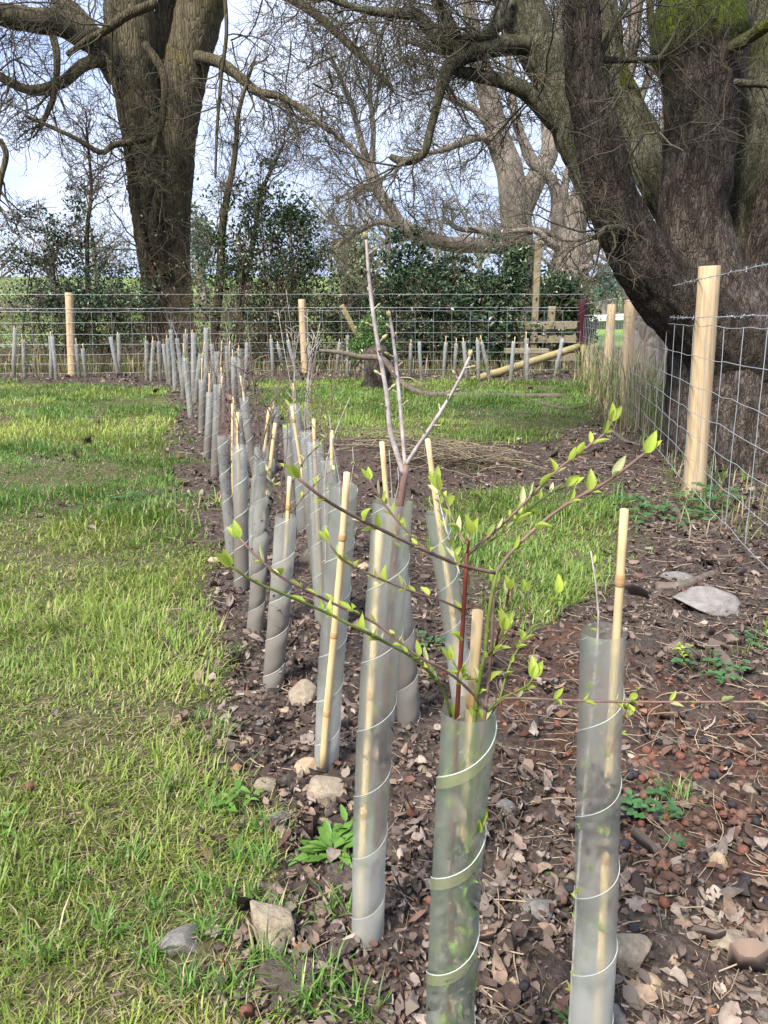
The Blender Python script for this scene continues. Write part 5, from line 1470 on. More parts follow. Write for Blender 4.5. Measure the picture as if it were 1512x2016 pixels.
LEAF = [leaf_obj_mesh('leaf', M['leafy'], L=1.0, w=0.36+0.05*i, fold=0.7+0.25*i, droop=[0.15, -0.25, 0.5][i], nl=6, seed=i) for i in range(3)]
LEAFP = [leaf_obj_mesh('leaf', M['leafp'], L=1.0, w=0.36, fold=0.8, droop=[0.1, -0.3][i], nl=5, seed=i) for i in range(2)]
WEED = [leaf_obj_mesh('leaf', M['weed'], L=1.0, w=0.36, fold=0.35, droop=[0.35, 0.8, 0.1][i], lobes=0.1, nl=8, seed=i) for i in range(3)]
WEEDD = [leaf_obj_mesh('leaf', M['weedd'], L=1.0, w=[0.8, 0.95][i], fold=0.2, droop=0.3, nl=6, seed=i) for i in range(2)]
def org_of(parent): return parent.parent.location if parent.parent else parent.location
def put_leaf(parent, p, d, size, mesh, up=(0, -0.3, 1), name='leaf'):
    o = obj(name, mesh, parent)
    mm = basis(Vector(p)-org_of(parent), d, up)
    o.matrix_local = mm @ Matrix.Scale(size, 4)
    return o

def bud_mesh(name, mat):
    V, T = ICO1
    V = V*[0.5, 0.5, 1.0]; V[:, 2] += 0.8
    V[:, :2] *= (1.15 - 0.45*(V[:, 2:3]/1.8))
    return mesh_np(name, V, T, None, mat)
BUD = bud_mesh('bud', M['bud']); BUDG = bud_mesh('bud', M['leafp'])
def put_bud(parent, p, d, size, mesh):
    o = obj('bud', mesh, parent)
    mm = lean_mat(Vector(p)-org_of(parent), Vector(p)-org_of(parent)+Vector(d))
    o.matrix_local = mm @ Matrix.Scale(size, 4)

sprigs(n1b, n1t, 'small green hawthorn sprigs pressed against the wall of the grey frosted guard', 14, 1, 0.012)
sprigs(n3b, n3t, 'tiny green sprigs inside the guard of the tall grey sapling', 12, 2)
sprigs(n4b, n4t, 'tiny green sprigs inside the guard with its cane outside', 10, 3)
sprigs(n2b, n2t, 'green leaves pressed against the wall of the green-tinted guard', 12, 4, 0.014)
# the leafy dogwood in the green-tinted guard
YD = n2t.y
dw = empty('dogwood_sapling', n2b, 'leafy dogwood with red and green shoots spreading from the green-tinted guard', 'sapling')
rs = random.Random(5)
def shoot(rows, r0, r1, mat, leaves=6, size=0.013, pale=0.25, tip=True, start=0.15):
    """rows (px, py, dY from the guard)"""
    P = [at(px, py, YD + dy) for px, py, dy in rows]
    n = len(P)
    pts = np.array([(p.x, p.y, p.z, r0+(r1-r0)*i/(n-1)) for i, p in enumerate(P)])
    sh = stem_part('shoot', pts, M[mat], dw, kn=0.06)
    c = spline(pts, 60)
    leaves = int(leaves*2.2+.5)
    for k in range(leaves):
        u = start + (0.96-start)*(k+rs.uniform(.2, .8))/max(leaves, 1); i = int(u*58)
        p = Vector(c[i, :3]); d = (Vector(c[i+1, :3])-p).normalized()
        a = rs.random()*6.28
        side = d.orthogonal().normalized(); side = (side*math.cos(a) + d.cross(side)*math.sin(a)).normalized()
        for sg in (1, -1):
            if rs.random() < 0.22: continue
            s = size*rs.uniform(0.55, 1.3)
            dd = d*0.75 + side*sg*0.75 + Vector((0, 0, 0.45))
            put_leaf(sh, p + side*sg*0.001, dd, s, rs.choice(LEAFP if rs.random() < pale else LEAF), up=side*sg*-0.6 + Vector((rs.uniform(-.5, .5), -0.4, 0.6)))
    if tip:
        p = Vector(c[-1, :3]); d = (p-Vector(c[-4, :3])).normalized()
        for sg in (1, -1):
            put_leaf(sh, p, d + Vector((0.35*sg, 0, 0.3)), size*rs.uniform(1.0, 1.4), rs.choice(LEAF), up=(0, -.6, .5))
shoot([(878, 2300, 0), (888, 1800, 0), (900, 1400, 0), (905, 1330, 0), (911, 1230, 0), (916, 1150, 0), (919, 1088, 0)], 0.0024, 0.0017, 'redstem', 4, start=0.6, tip=False)
shoot([(919, 1092, 0), (1000, 1022, 0.01), (1090, 932, 0.02), (1150, 885, 0.02), (1192, 852, 0.03), (1204, 830, 0.03)], 0.0013, 0.0009, 'brownstem', 5, start=0.1)
shoot([(919, 1094, 0), (985, 1052, 0.01), (1040, 1005, 0.02), (1085, 970, 0.03), (1115, 958, 0.03)], 0.0010, 0.0007, 'greenstem', 4, start=0.15)
shoot([(919, 1090, 0), (926, 1052, -0.005)], 0.0012, 0.0009, 'redstem', 1, tip=True)
shoot([(900, 2300, 0), (920, 1700, 0), (936, 1395, 0), (955, 1290, -0.01), (960, 1230, -0.01), (970, 1160, -0.01), (978, 1125, -0.01)], 0.0020, 0.0016, 'greenstem', 5, start=0.55, tip=False)
shoot([(976, 1130, -0.01), (1002, 1092, 0), (1060, 1035, 0.01), (1120, 990, 0.01), (1200, 945, 0.0), (1270, 892, -0.01)], 0.0016, 0.0012, 'brownstem', 3, size=0.016)
shoot([(975, 1128, -0.01), (905, 1112, -0.03), (840, 1085, -0.06), (770, 1052, -0.08), (700, 1018, -0.1), (640, 983, -0.12), (588, 942, -0.13)], 0.0016, 0.0011, 'brownstem', 4, size=0.011)
shoot([(842, 1086, -0.06), (805, 1050, -0.06), (770, 1010, -0.06), (745, 975, -0.06), (728, 945, -0.06)], 0.0009, 0.0007, 'brownstem', 4, size=0.010)
shoot([(890, 2300, 0.0), (925, 1700, 0.0), (955, 1400, 0.0), (966, 1300, 0.005), (970, 1220, 0.005), (973, 1150, 0.005)], 0.0016, 0.0012, 'brownstem', 3, start=0.6)
shoot([(888, 1410, -0.005), (868, 1352, -0.02), (820, 1300, -0.05), (760, 1265, -0.07), (700, 1235, -0.09), (640, 1205, -0.1), (560, 1170, -0.12), (500, 1145, -0.13), (455, 1115, -0.14)], 0.0015, 0.0009, 'greenstem', 6, size=0.011)
shoot([(958, 1398, 0.0), (925, 1360, -0.01), (880, 1322, -0.03), (820, 1290, -0.05), (740, 1228, -0.06), (650, 1185, -0.08), (560, 1140, -0.1), (505, 1095, -0.1), (472, 1060, -0.1)], 0.0013, 0.0008, 'brownstem', 7, size=0.011)
shoot([(908, 1200, 0), (868, 1182, -0.01), (800, 1160, -0.02), (715, 1125, -0.04), (668, 1095, -0.05), (645, 1065, -0.05)], 0.0010, 0.0007, 'brownstem', 5, size=0.011)
shoot([(968, 1402, 0), (985, 1378, 0), (1010, 1374, 0.0), (1100, 1378, -0.01), (1200, 1381, -0.02), (1320, 1382, -0.03), (1540, 1381, -0.06), (1700, 1375, -0.09)], 0.0012, 0.0009, 'brownstem', 5, size=0.012, start=0.1)
shoot([(960, 1400, 0), (985, 1376, -0.01), (1010, 1365, -0.02), (1040, 1348, -0.03), (1048, 1335, -0.03)], 0.0010, 0.0007, 'greenstem', 1, size=0.014)
shoot([(983, 1378, 0), (1000, 1320, 0.01), (1018, 1280, 0.02), (1055, 1225, 0.03), (1085, 1188, 0.03), (1097, 1168, 0.03)], 0.0009, 0.0007, 'greenstem', 3, size=0.013)
shoot([(972, 1290, 0.01), (985, 1235, 0.015), (998, 1185, 0.02), (1002, 1160, 0.02)], 0.0012, 0.0009, 'redstem', 2, size=0.011, pale=0.6)
shoot([(990, 1260, 0.01), (1010, 1220, 0.02), (1030, 1190, 0.03), (1035, 1165, 0.03)], 0.0007, 0.0005, 'greenstem', 2, size=0.011, pale=0.7)
shoot([(905, 1130, 0.01), (893, 1090, 0.02), (878, 1040, 0.03), (866, 990, 0.04), (858, 955, 0.05)], 0.0009, 0.0006, 'greystem', 3, size=0.012)
shoot([(917, 1070, 0.01), (895, 1030, 0.02), (878, 985, 0.03), (866, 965, 0.03)], 0.0010, 0.0007, 'brownstem', 2, size=0.013)
shoot([(945, 1390, 0.0), (940, 1340, 0.0), (915, 1335, 0.0), (890, 1300, 0.0)], 0.0009, 0.0006, 'greenstem', 3, size=0.011)
shoot([(955, 1290, 0.0), (985, 1265, 0.01), (992, 1240, 0.01)], 0.0008, 0.0006, 'greenstem', 1, size=0.015)
shoot([(880, 2200, 0.0), (900, 1800, 0.01), (905, 1600, 0.012), (898, 1450, 0.01)], 0.0012, 0.0008, 'greenstem', 6, size=0.014, start=0.2)
shoot([(930, 2200, 0.0), (925, 1900, -0.01), (915, 1780, -0.012), (925, 1700, -0.012)], 0.0009, 0.0007, 'greenstem', 5, size=0.013, start=0.2)

# the tall grey budding sapling
gs = empty('budding_sapling', n3b, 'tall grey three-branched sapling with fat pale buds', 'sapling')
YG = n3t.y
def gstem(rows, r0, r1, nb, mat='greystem', buds=BUD, bs=0.0042):
    P = [at(px, py, YG+dy) for px, py, dy in rows]; n = len(P)
    pts = np.array([(p.x, p.y, p.z, r0+(r1-r0)*i/(n-1)) for i, p in enumerate(P)])
    br = stem_part('branch', pts, M[mat], gs, n=40, sides=10, kn=0.10)
    c = spline(pts, 60)
    for k in range(nb):
        i = int(12 + 46*(k+rs.random()*.6)/nb); i = min(i, 58)
        p = Vector(c[i, :3]); d = (Vector(c[i+1, :3])-p).normalized()
        a = 2.4*k + rs.random(); s = d.orthogonal().normalized(); s = (s*math.cos(a)+d.cross(s)*math.sin(a))
        dd = (d*0.6+s).normalized()
        stem_part('spur', np.array([(*p, 0.0012), (*(p+dd*0.006), 0.0010), (*(p+dd*0.010), 0.0008)]), M['greystem'], br, n=4, sides=5)
        put_bud(br, p + dd*0.008, dd, bs*rs.uniform(0.7, 1.2), rs.choice([buds, BUDG]))
    p = Vector(c[-1, :3]); d = (p-Vector(c[-3, :3])).normalized()
    for k in range(3): put_bud(br, p - d*0.002, d + Vector((rs.uniform(-.5, .5), rs.uniform(-.5, .5), 0)), bs*1.25, buds)
gstem([(728, 1840, 0.005), (752, 1500, 0.008), (772, 1150, 0.01), (788, 990, 0.01), (796, 940, 0.01), (800, 915, 0.01)], 0.0052, 0.0042, 0, 'brownstem')
gstem([(795, 935, 0.01), (780, 888, 0.01), (768, 845, 0.01), (762, 780, 0.01), (748, 700, 0.01), (735, 620, 0.01), (726, 540, 0.01), (721, 468, 0.01)], 0.0036, 0.0019, 11)
gstem([(798, 922, 0.01), (792, 850, 0.02), (785, 770, 0.03), (778, 700, 0.04), (772, 650, 0.04), (767, 622, 0.04)], 0.0027, 0.0017, 9)
gstem([(799, 915, 0.01), (822, 880, 0.0), (850, 838, -0.01), (880, 790, -0.01), (905, 745, -0.01), (926, 700, -0.01)], 0.0028, 0.0015, 8)

# the other saplings
def small_sapling(b, t, label, seed, rows=None, mat='greystem', leaves=10, lsize=0.012, leafm=None, group=None, r=0.0018, forks=3, height=0.22, spread=0.08, spines=0):
    R_ = random.Random(seed)
    e = empty('sapling', b, label, 'sapling', group)
    ends = []
    if rows is None:
        ax = (t-b).normalized(); rows = []
        for k in range(forks):
            h = height*R_.uniform(0.5, 1.1)
            s = Vector((R_.uniform(-1, 1), R_.uniform(-1, 1), 0))*spread
            j = Vector((R_.uniform(-.008, .008), R_.uniform(-.008, .008), 0))
            rows.append([b + j, b + (t-b)*0.6 + j, t + j*1.2, t + ax*h*0.5 + s*0.35 + Vector((R_.uniform(-.01, .01), 0, 0)), t + ax*h + s])
    allL = MB()
    for q in rows:
        pts = np.array([(p.x, p.y, p.z, r*(1-0.6*i/(len(q)-1))) for i, p in enumerate(q)])
        so = stem_part('stem', pts, M[mat], e, n=18, sides=6, kn=0.08)
        ends.append((spline(pts, 40), so))
    for c, so in ends:
        for k in range(spines):
            i = R_.randint(18, 38); p = Vector(c[i, :3]); d = Vector((R_.uniform(-1, 1), R_.uniform(-1, 1), R_.uniform(0, .8))).normalized(); l_ = R_.uniform(0.02, 0.07)
            stem_part('side_twig', np.array([(*p, r*.5), (*(p+d*l_*.5+Vector((0, 0, .004))), r*.4), (*(p+d*l_), r*.3)]), M[mat], so, n=5, sides=4)
        for k in range(leaves):
            i = R_.randint(3, 39); p = Vector(c[i, :3])
            d = Vector((R_.uniform(-1, 1), R_.uniform(-1, 1), R_.uniform(-.1, 1)))
            for z in range(R_.choice((1, 2, 3))):
                put_leaf(so, p, d + Vector((R_.uniform(-.6, .6), R_.uniform(-.6, .6), R_.uniform(-.3, .6))), lsize*R_.uniform(.6, 1.2), R_.choice(leafm or LEAF))
    return e
Y1 = n1t.y
small_sapling(n1b, n1t, 'young hawthorn leafing inside and above the grey frosted guard', 1,
              [[at(1120, 2060, Y1-.01), at(1140, 1700, Y1-.012), at(1165, 1400, Y1), at(1178, 1230, Y1+.012), at(1172, 1140, Y1+.014), at(1163, 1085, Y1+.014)]], 'greystem', 26, 0.009, r=0.0019)
hw = small_sapling(n1b, n1t, 'thin hawthorn side twig poking through the lap of the grey frosted guard', 2,
              [[at(1190, 1500, Y1), at(1215, 1450, Y1-.01), at(1236, 1415, Y1-.02), at(1250, 1400, Y1-.02)], [at(1225, 1420, Y1-.01), at(1245, 1370, Y1-.01), at(1275, 1345, Y1)]], 'brownstem', 5, 0.010, r=0.0009)
small_sapling(n4b, n4t, 'thin budding twigs rising from the guard with its cane outside', 3,
              [[n4b, along(n4b, n4t, .7), at(668, 950, n4t.y+.01), at(655, 880, n4t.y), at(648, 815, n4t.y)], [n4b, along(n4b, n4t, .6), at(690, 955, n4t.y+.01), at(697, 905, n4t.y), at(694, 880, n4t.y)], [n4b, at(640, 960, n4t.y), at(645, 900, n4t.y), at(660, 850, n4t.y+.03), at(690, 780, n4t.y+.05)]], 'greystem', 12, 0.008, r=0.0014)
small_sapling(n5b, n5t, 'pale-leaved dogwood rising from the short soil-stained guard', 4,
              [[n5b, along(n5b, n5t, .7), at(563, 1010, n5t.y), at(572, 950, n5t.y), at(578, 900, n5t.y)], [n5b, at(556, 1020, n5t.y), at(552, 960, n5t.y), at(565, 890, n5t.y), at(566, 830, n5t.y), at(568, 800, n5t.y)],
               [at(565, 1000, n5t.y), at(545, 965, n5t.y), at(530, 940, n5t.y), at(525, 925, n5t.y)], [at(572, 1010, n5t.y), at(600, 975, n5t.y), at(640, 935, n5t.y), at(660, 925, n5t.y)], [at(575, 950, n5t.y), at(600, 905, n5t.y), at(640, 865, n5t.y), at(660, 830, n5t.y)]], 'brownstem', 8, 0.016, LEAF+LEAFP, r=0.0018)
small_sapling(n6b, n6t, 'slender sapling inside the guard leaning towards the lawn', 6, [[n6b, along(n6b, n6t, .5), along(n6b, n6t, .95), at(845, 985, n6t.y)]], 'greystem', 12, 0.009, r=0.0016)
small_sapling(n7b, n7t, 'thin pale-budded twigs close behind the tall grey sapling', 7, [[n7b, n7t, at(772, 980, n7t.y), at(768, 915, n7t.y), at(766, 885, n7t.y)], [n7b, n7t, at(785, 960, n7t.y), at(783, 920, n7t.y)]], 'greystem', 9, 0.007, LEAFP, r=0.0014)
small_sapling(n8b, n8t, 'dark spiny blackthorn rising from the guard packed with black leaves', 8,
              [[n8b, along(n8b, n8t, .8), at(515, 895, n8t.y), at(506, 820, n8t.y), at(500, 740, n8t.y), at(490, 665, n8t.y)], [n8b, n8t, at(530, 880, n8t.y), at(536, 830, n8t.y), at(512, 770, n8t.y), at(485, 735, n8t.y), at(470, 690, n8t.y)]], 'stick', 7, 0.011, r=0.0036, spines=14)
b_, t_ = gp(456, 1098), at(441, 857, gp(456, 1098).y)
small_sapling(b_, t_, 'clump of many thin reddish-brown shoots from one guard', 9,
              [[b_, t_ + Vector((0.004*k-.016, 0, 0)), at(437+6*(k % 7), 800, b_.y), at(428+8*k, 700+((k*37) % 50), b_.y + 0.03*math.sin(k))] for k in range(9)], 'brownstem', 1, 0.009, r=0.0019, spines=6)
for i, (b, t) in enumerate(mid):
    if i in (1, 9, 14, 23): continue
    bb = gp(*b); tt = at(t[0], t[1], bb.y)
    small_sapling(bb, tt, 'slender bare sapling rising from a guard farther along the double hedge row', 200+i, None, ('brownstem', 'stick', 'greystem')[i % 3], 4 if i < 12 else 1, 0.012, LEAF+LEAFP, 'saplings along the double hedge row', r=0.0024, forks=2+(i % 3), height=(0.24, 0.32, 0.40)[i % 3] if i < 12 else 0.22, spread=0.09, spines=6 if i < 14 else 3)
for i, (b, t) in enumerate(rear):
    if i % 2: continue
    bb = gp(*b)
    if bb.y > 12.15 - (bb.x < -2)*0.35: bb = gz(bb.x, 12.1 - (bb.x < -2)*0.35)
    tt = at(t[0], t[1], bb.y)
    small_sapling(bb, tt, 'thin sapling tip showing above a guard at the rear fence', 300+i, None, 'greystem', 2, 0.018, LEAF, 'saplings at the foot of the rear fence', r=0.0025, forks=1, height=0.12, spread=0.04)

# ------------------------------------------------------------------ stones
def stone_mesh(seed, mat, sub=3, flat=0.7, ang=0.25, lump=0.0):
    V, T = ICO4 if sub == 3 else ICO3
    rs_ = np.random.default_rng(seed)
    V = V.copy()
    V *= (1 + 0.22*fbm(V[:, 0]*1.1+seed*3, V[:, 1]*1.1, V[:, 2]*1.1, 2, seed))[:, None]
    # chipped: cut by random planes, then roughened
    for _ in range(5 if ang < .2 else 11):
        nrm = rs_.normal(0, 1, 3); nrm /= np.linalg.norm(nrm); d = rs_.uniform(0.5, 0.85)
        h = V@nrm - d
        V -= np.clip(h, 0, None)[:, None]*nrm*(0.95 if ang > .2 else 0.5)
    V /= np.abs(V).max(0)
    V *= (1 + (0.03+lump)*fbm(V[:, 0]*3+seed, V[:, 1]*3, V[:, 2]*3, 5, seed))[:, None]
    V[:, 2] *= flat
    return mesh_np('stone', V, T, None, mat)

def put_stone(px, py, wpx, hpx, mat, label, seed, group=None, name='stone', sink=0.32, ang=0.25):
    """px, py: the pixel of the stone's foot"""
    p = gp(px, py)
    d = (p-Vector((0, 0, CAM_H))).length
    w = wpx*d/F_PX/2; h = hpx*d/F_PX/2
    o = obj(name, stone_mesh(seed, M[mat], 3, 1.0, ang, 0.3 if mat == 'clod' else 0.0))
    o.scale = (w, w*random.Random(seed).uniform(0.75, 1.05), h)
    o.rotation_euler = (0, 0, random.Random(seed).uniform(-0.5, 0.5))
    o.location = (p.x, p.y + w*0.6, p.z + h*(1-2*sink)*0.9)
    return tag(o, label, 'stone', group)
put_stone(530, 1868, 100, 92, 'stone', 'chipped pale sandstone lying at the edge of the lawn', 1)
put_stone(602, 1388, 68, 58, 'stone', 'rounded sandstone beside the short soil-stained guard', 2)
put_stone(652, 1582, 86, 52, 'stone', 'broad brown sandstone below the guard with its cane outside', 3)
put_stone(598, 1532, 58, 38, 'pebble', 'cream flat-topped stone beside the outside cane', 4)
put_stone(520, 1562, 42, 34, 'stone', 'small brown stone between the lawn edge and the cream stone', 5)
put_stone(545, 1634, 50, 40, 'stoneg', 'smooth grey stone beside the light green weed', 6)
put_stone(600, 1112, 36, 44, 'stone', 'brown stone standing behind the short soil-stained guard', 7)
put_stone(420, 1110, 30, 16, 'pebble', 'small cream stone at the lawn edge by the hedge row', 8)
put_stone(1412, 1212, 128, 52, 'stoneg', 'flat angular grey rock near the fence', 9, ang=0.4)
put_stone(1342, 1150, 56, 24, 'stoneg', 'thin grey slab behind the angular grey rock', 10, ang=0.4)
put_stone(1062, 1812, 64, 54, 'stoneg', 'round grey-brown stone between the two front guards', 11)
put_stone(1244, 1912, 84, 78, 'stone', 'half-buried mottled stone beside the grey frosted guard', 12)
put_stone(1452, 1892, 74, 54, 'stone', 'rounded tan stone among the leaves on the open bed', 13)
put_stone(1284, 1958, 44, 34, 'pebble', 'small smooth tan pebble in front of the mottled stone', 14, ang=0.1)
put_stone(1416, 1712, 30, 44, 'pebble', 'long tan pebble standing in the rusty husks', 15, ang=0.1)
put_stone(1205, 2030, 74, 56, 'stoneg', 'smooth grey stone at the foot of the grey frosted guard', 16)
put_stone(352, 1888, 78, 46, 'stoneg', 'dark flat stone half hidden in the grass', 17)
put_stone(566, 1985, 112, 60, 'clod', 'large lump of dark earth at the lawn edge', 18, name='earth_clod')
put_stone(660, 1755, 80, 44, 'clod', 'earth lump heaped beside the frosted guard of the tall sapling', 19, name='earth_clod')
put_stone(660, 1900, 80, 36, 'clod', 'low earth lump in front of the frosted guard of the tall sapling', 20, name='earth_clod')
put_stone(1130, 1742, 36, 26, 'stone', 'small tan stone close beside the grey frosted guard', 21)
put_stone(1000, 1600, 40, 26, 'stoneg', 'small half-buried stone behind the green-tinted guard', 22)
pbl = [(445, 1420), (512, 1425), (486, 1462), (592, 1430), (648, 1445), (560, 1400), (405, 1462), (610, 1470), (395, 1345), (1225, 1395), (1318, 1425), (1265, 1520), (1360, 1560), (700, 1615), (590, 1590), (1480, 1560), (1100, 1870), (1010, 1935), (1390, 1990), (755, 1960), (505, 1120), (430, 1170), (655, 1130), (720, 1120), (1050, 1300), (1090, 1345), (820, 1430), (835, 1520)]
PM = [stone_mesh(40+i, M[('stone', 'stoneg', 'pebble')[i % 3]], 2, 0.8) for i in range(6)]
for i, (px, py) in enumerate(pbl):
    p = gp(px, py); d = (p-Vector((0, 0, CAM_H))).length
    o = obj('pebble', PM[i % 6]); s = random.Random(i).uniform(8, 17)*d/F_PX
    o.scale = (s, s*.85, s*.75); o.location = (p.x, p.y, p.z+s*.2); o.rotation_euler = (0, 0, i)
    tag(o, 'small loose pebble lying on the planting bed', 'pebble', 'small pebbles on the bed')

# ------------------------------------------------------------------ fallen fruit, leaves, sticks
def fruit_mesh(seed, mat):
    V, T = ICO2; V = V.copy()
    a = np.hypot(V[:, 0], V[:, 1])
    V[:, 2] -= 0.35*np.exp(-(a/0.28)**2)*np.sign(V[:, 2])*0.6
    V *= (1 + 0.10*fbm(V[:, 0]*2+seed, V[:, 1]*2, V[:, 2]*2, 3, seed))[:, None]
    V[:, 2] *= 0.86
    return mesh_np('crab_apple', V, T, None, mat)
FR = [fruit_mesh(i, M[('fruit1', 'fruit2', 'fruit3')[i % 3]]) for i in range(6)]
fr = random.Random(9)
def drop_fruit(px, py, k=None):
    p = gp(px, py)
    s = fr.uniform(0.0065, 0.0105)
    o = obj('crab_apple', FR[fr.choice((0, 1, 1, 2, 3, 4, 4, 5)) if k is None else k]); o.scale = (s, s, s)
    o.location = (p.x, p.y, p.z + s*0.6 + 0.006); o.rotation_euler = (fr.uniform(-.8, .8), fr.uniform(-.8, .8), fr.uniform(0, 6))
    q = ('reddish', 'brown', 'blackened')[FR.index(o.data) % 3]
    tag(o, f'rotten {q} crab apple lying on the planting bed', 'crab apple', f'{q} fallen crab apples on the bed')
cnt = 0
while cnt < 170:
    px, py = fr.uniform(1210, 1560), fr.triangular(1380, 1860, 1520)
    if fr.random() < 0.12: px, py = fr.uniform(620, 1200), fr.uniform(1250, 2000)
    drop_fruit(px, py); cnt += 1
for px, py, k in ((486, 2005, 0), (1080, 1245, 0), (905, 1322, 3), (1290, 1515, 0), (1390, 1480, 1), (870, 1335, 0), (840, 1325, 0), (455, 1090, 3), (60, 1560, 0), (180, 1032, 0)): drop_fruit(px, py, k)

cnt = 0
lr = random.Random(13)
while cnt < 280:
    px, py = lr.uniform(330, 1540), 1120 + 930*lr.random()**0.75
    if 1260 < px and py < 1650 and lr.random() < 0.7: continue
    p = gp(px, py)
    g = float(gdens(np.array([p.x]), np.array([p.y]))[0])
    if lr.random() < g*1.05 - 0.02: continue
    s = lr.uniform(0.4, 0.95)
    dk = lr.randrange(10); q = ('tan', 'greyish', 'dark brown', 'pale buff')[(0, 1, 2, 3, 0, 1, 0, 1, 2, 3)[dk]]
    o = obj('dead_leaf', DEAD[dk])
    up = Vector((lr.uniform(-.5, .5), lr.uniform(-.6, .3), 1))
    if lr.random() < 0.3: up.z *= -1
    a = lr.random()*6.28
    o.matrix_world = basis((p.x, p.y, p.z+0.010+0.006*lr.random()), (math.cos(a), math.sin(a), lr.uniform(-.25, .25)), up) @ Matrix.Scale(s, 4)
    tag(o, f'dry curled {q} leaf lying on the planting bed', 'dead leaf', f'{q} fallen leaves on the bed')
    cnt += 1
# leaves caught inside the near guards
for i, (b, t, z, k, lab) in enumerate([(n2b, n2t, 0.80, 0, 'pinkish-brown dead leaf standing inside the green-tinted guard below its rim'), (n2b, n2t, 0.70, 1, 'grey dead leaf lodged inside the green-tinted guard under the pinkish one'), (n2b, n2t, 0.42, 1, 'grey wrinkled leaf lodged halfway down the green-tinted guard'), (n2b, n2t, 0.52, 0, 'tan narrow leaf upright in the middle of the green-tinted guard'), (n2b, n2t, 0.28, 3, 'pale crumpled leaf low inside the green-tinted guard'),
                                       (n1b, n1t, 0.60, 2, 'dark dead leaf lodged below the upper lap of the grey frosted guard'), (n1b, n1t, 0.66, 0, 'tan dead leaf lodged just below the first lap of the grey frosted guard'), (n1b, n1t, 0.55, 2, 'dark crumpled leaf in the middle of the grey frosted guard'), (n3b, n3t, 0.50, 2, 'dark leaf lodged in the guard of the tall grey sapling'), (n3b, n3t, 0.45, 0, 'brown leaf under the dark one in the guard of the tall grey sapling')]):
    o = obj('dead_leaf', DEAD[k])
    c = along(b, t, z) + Vector((lr.uniform(-.006, .006), -0.010, 0))
    o.matrix_world = basis(c, (lr.uniform(-.5, .5), 0.1, 1 if lr.random() < .7 else -.8), (0.2, -1, 0.2)) @ Matrix.Scale(0.75, 4)
    tag(o, lab, 'dead leaf')

def stick(rows, r0, r1, label, mat='stick', side=0, seed=0, lift=0.5, group=None, name='stick'):
    """rows (px, py[, height]) on the ground"""
    pts = []
    n = len(rows)
    for i, q in enumerate(rows):
        p = gp(q[0], q[1]); r = r0+(r1-r0)*i/(n-1)
        h = q[2] if len(q) > 2 else 0
        pts.append((p.x, p.y, p.z + r*lift + h, r))
    pts = np.array(pts)
    V, Q, T = limb(pts, 8*n, 10, 0.14, 25, 0, seed)
    c = pts[0, :3]
    o = obj(name, mesh_np(name, V-c, T, Q, M[mat]), None, c)
    return tag(o, label, 'stick', group)
stick([(960, 1775), (985, 1740), (1010, 1690), (1025, 1655)], 0.011, 0.008, 'thick dark rotten stick lying between the two front guards', seed=1)
stick([(1005, 1750), (1040, 1762), (1070, 1775)], 0.006, 0.004, 'short reddish bark strip beside the thick rotten stick', seed=2)
stick([(1292, 1162), (1340, 1160), (1392, 1138), (1410, 1130)], 0.020, 0.012, 'gnarled dark log end behind the angular grey rock', seed=3)
stick([(1412, 1292), (1440, 1330), (1435, 1345)], 0.017, 0.014, 'black rotten wood chunk among the clover', seed=4)
stick([(415, 1362), (480, 1365), (540, 1358), (575, 1345)], 0.005, 0.0035, 'crooked grey twig across the foot of the short guard', seed=5)
stick([(575, 1345), (570, 1380), (560, 1400)], 0.005, 0.004, 'dark bent twig end beside the rounded sandstone', seed=6)
stick([(465, 1295), (475, 1325), (485, 1345)], 0.004, 0.0022, 'pale splinter of wood in the lawn edge', seed=7)
stick([(1290, 1385), (1400, 1400), (1512, 1415)], 0.0022, 0.0014, 'long thin pale twig lying across the rusty husks', seed=8)
stick([(1380, 1560), (1440, 1600), (1512, 1660)], 0.0016, 0.0010, 'straight dry stalk among the fallen crab apples', seed=9)
stick([(1300, 1745), (1350, 1830), (1430, 1890), (1500, 1940)], 0.0016, 0.0010, 'thin curved straw running past the rounded tan stone', seed=10)
stick([(1435, 1780), (1475, 1820), (1520, 1840)], 0.004, 0.003, 'grey bent twig above the rounded tan stone', seed=11)
stick([(1350, 1030), (1290, 1045), (1230, 1040)], 0.006, 0.003, 'thin brown root on the bare ground beside the fence', seed=12)
stick([(1330, 1000), (1360, 1060), (1400, 1050), (1440, 1010)], 0.012, 0.008, 'bent root below the fence wire', seed=13)
stick([(1190, 840), (1230, 870), (1265, 880)], 0.02, 0.012, 'short dark log on the bare patch by the fence', seed=14)
stick([(868, 1275), (858, 1295), (845, 1320), (828, 1340)], 0.003, 0.002, 'forked grey twig beside the leaning guard', seed=15)
stick([(315, 776), (345, 778), (362, 777)], 0.008, 0.006, 'dark straight stick at the far end of the lawn edge', seed=16)
stick([(1150, 752), (1165, 735, 0.02), (1168, 722, 0.1)], 0.025, 0.015, 'dark stick leaning below the red corner post', seed=17)
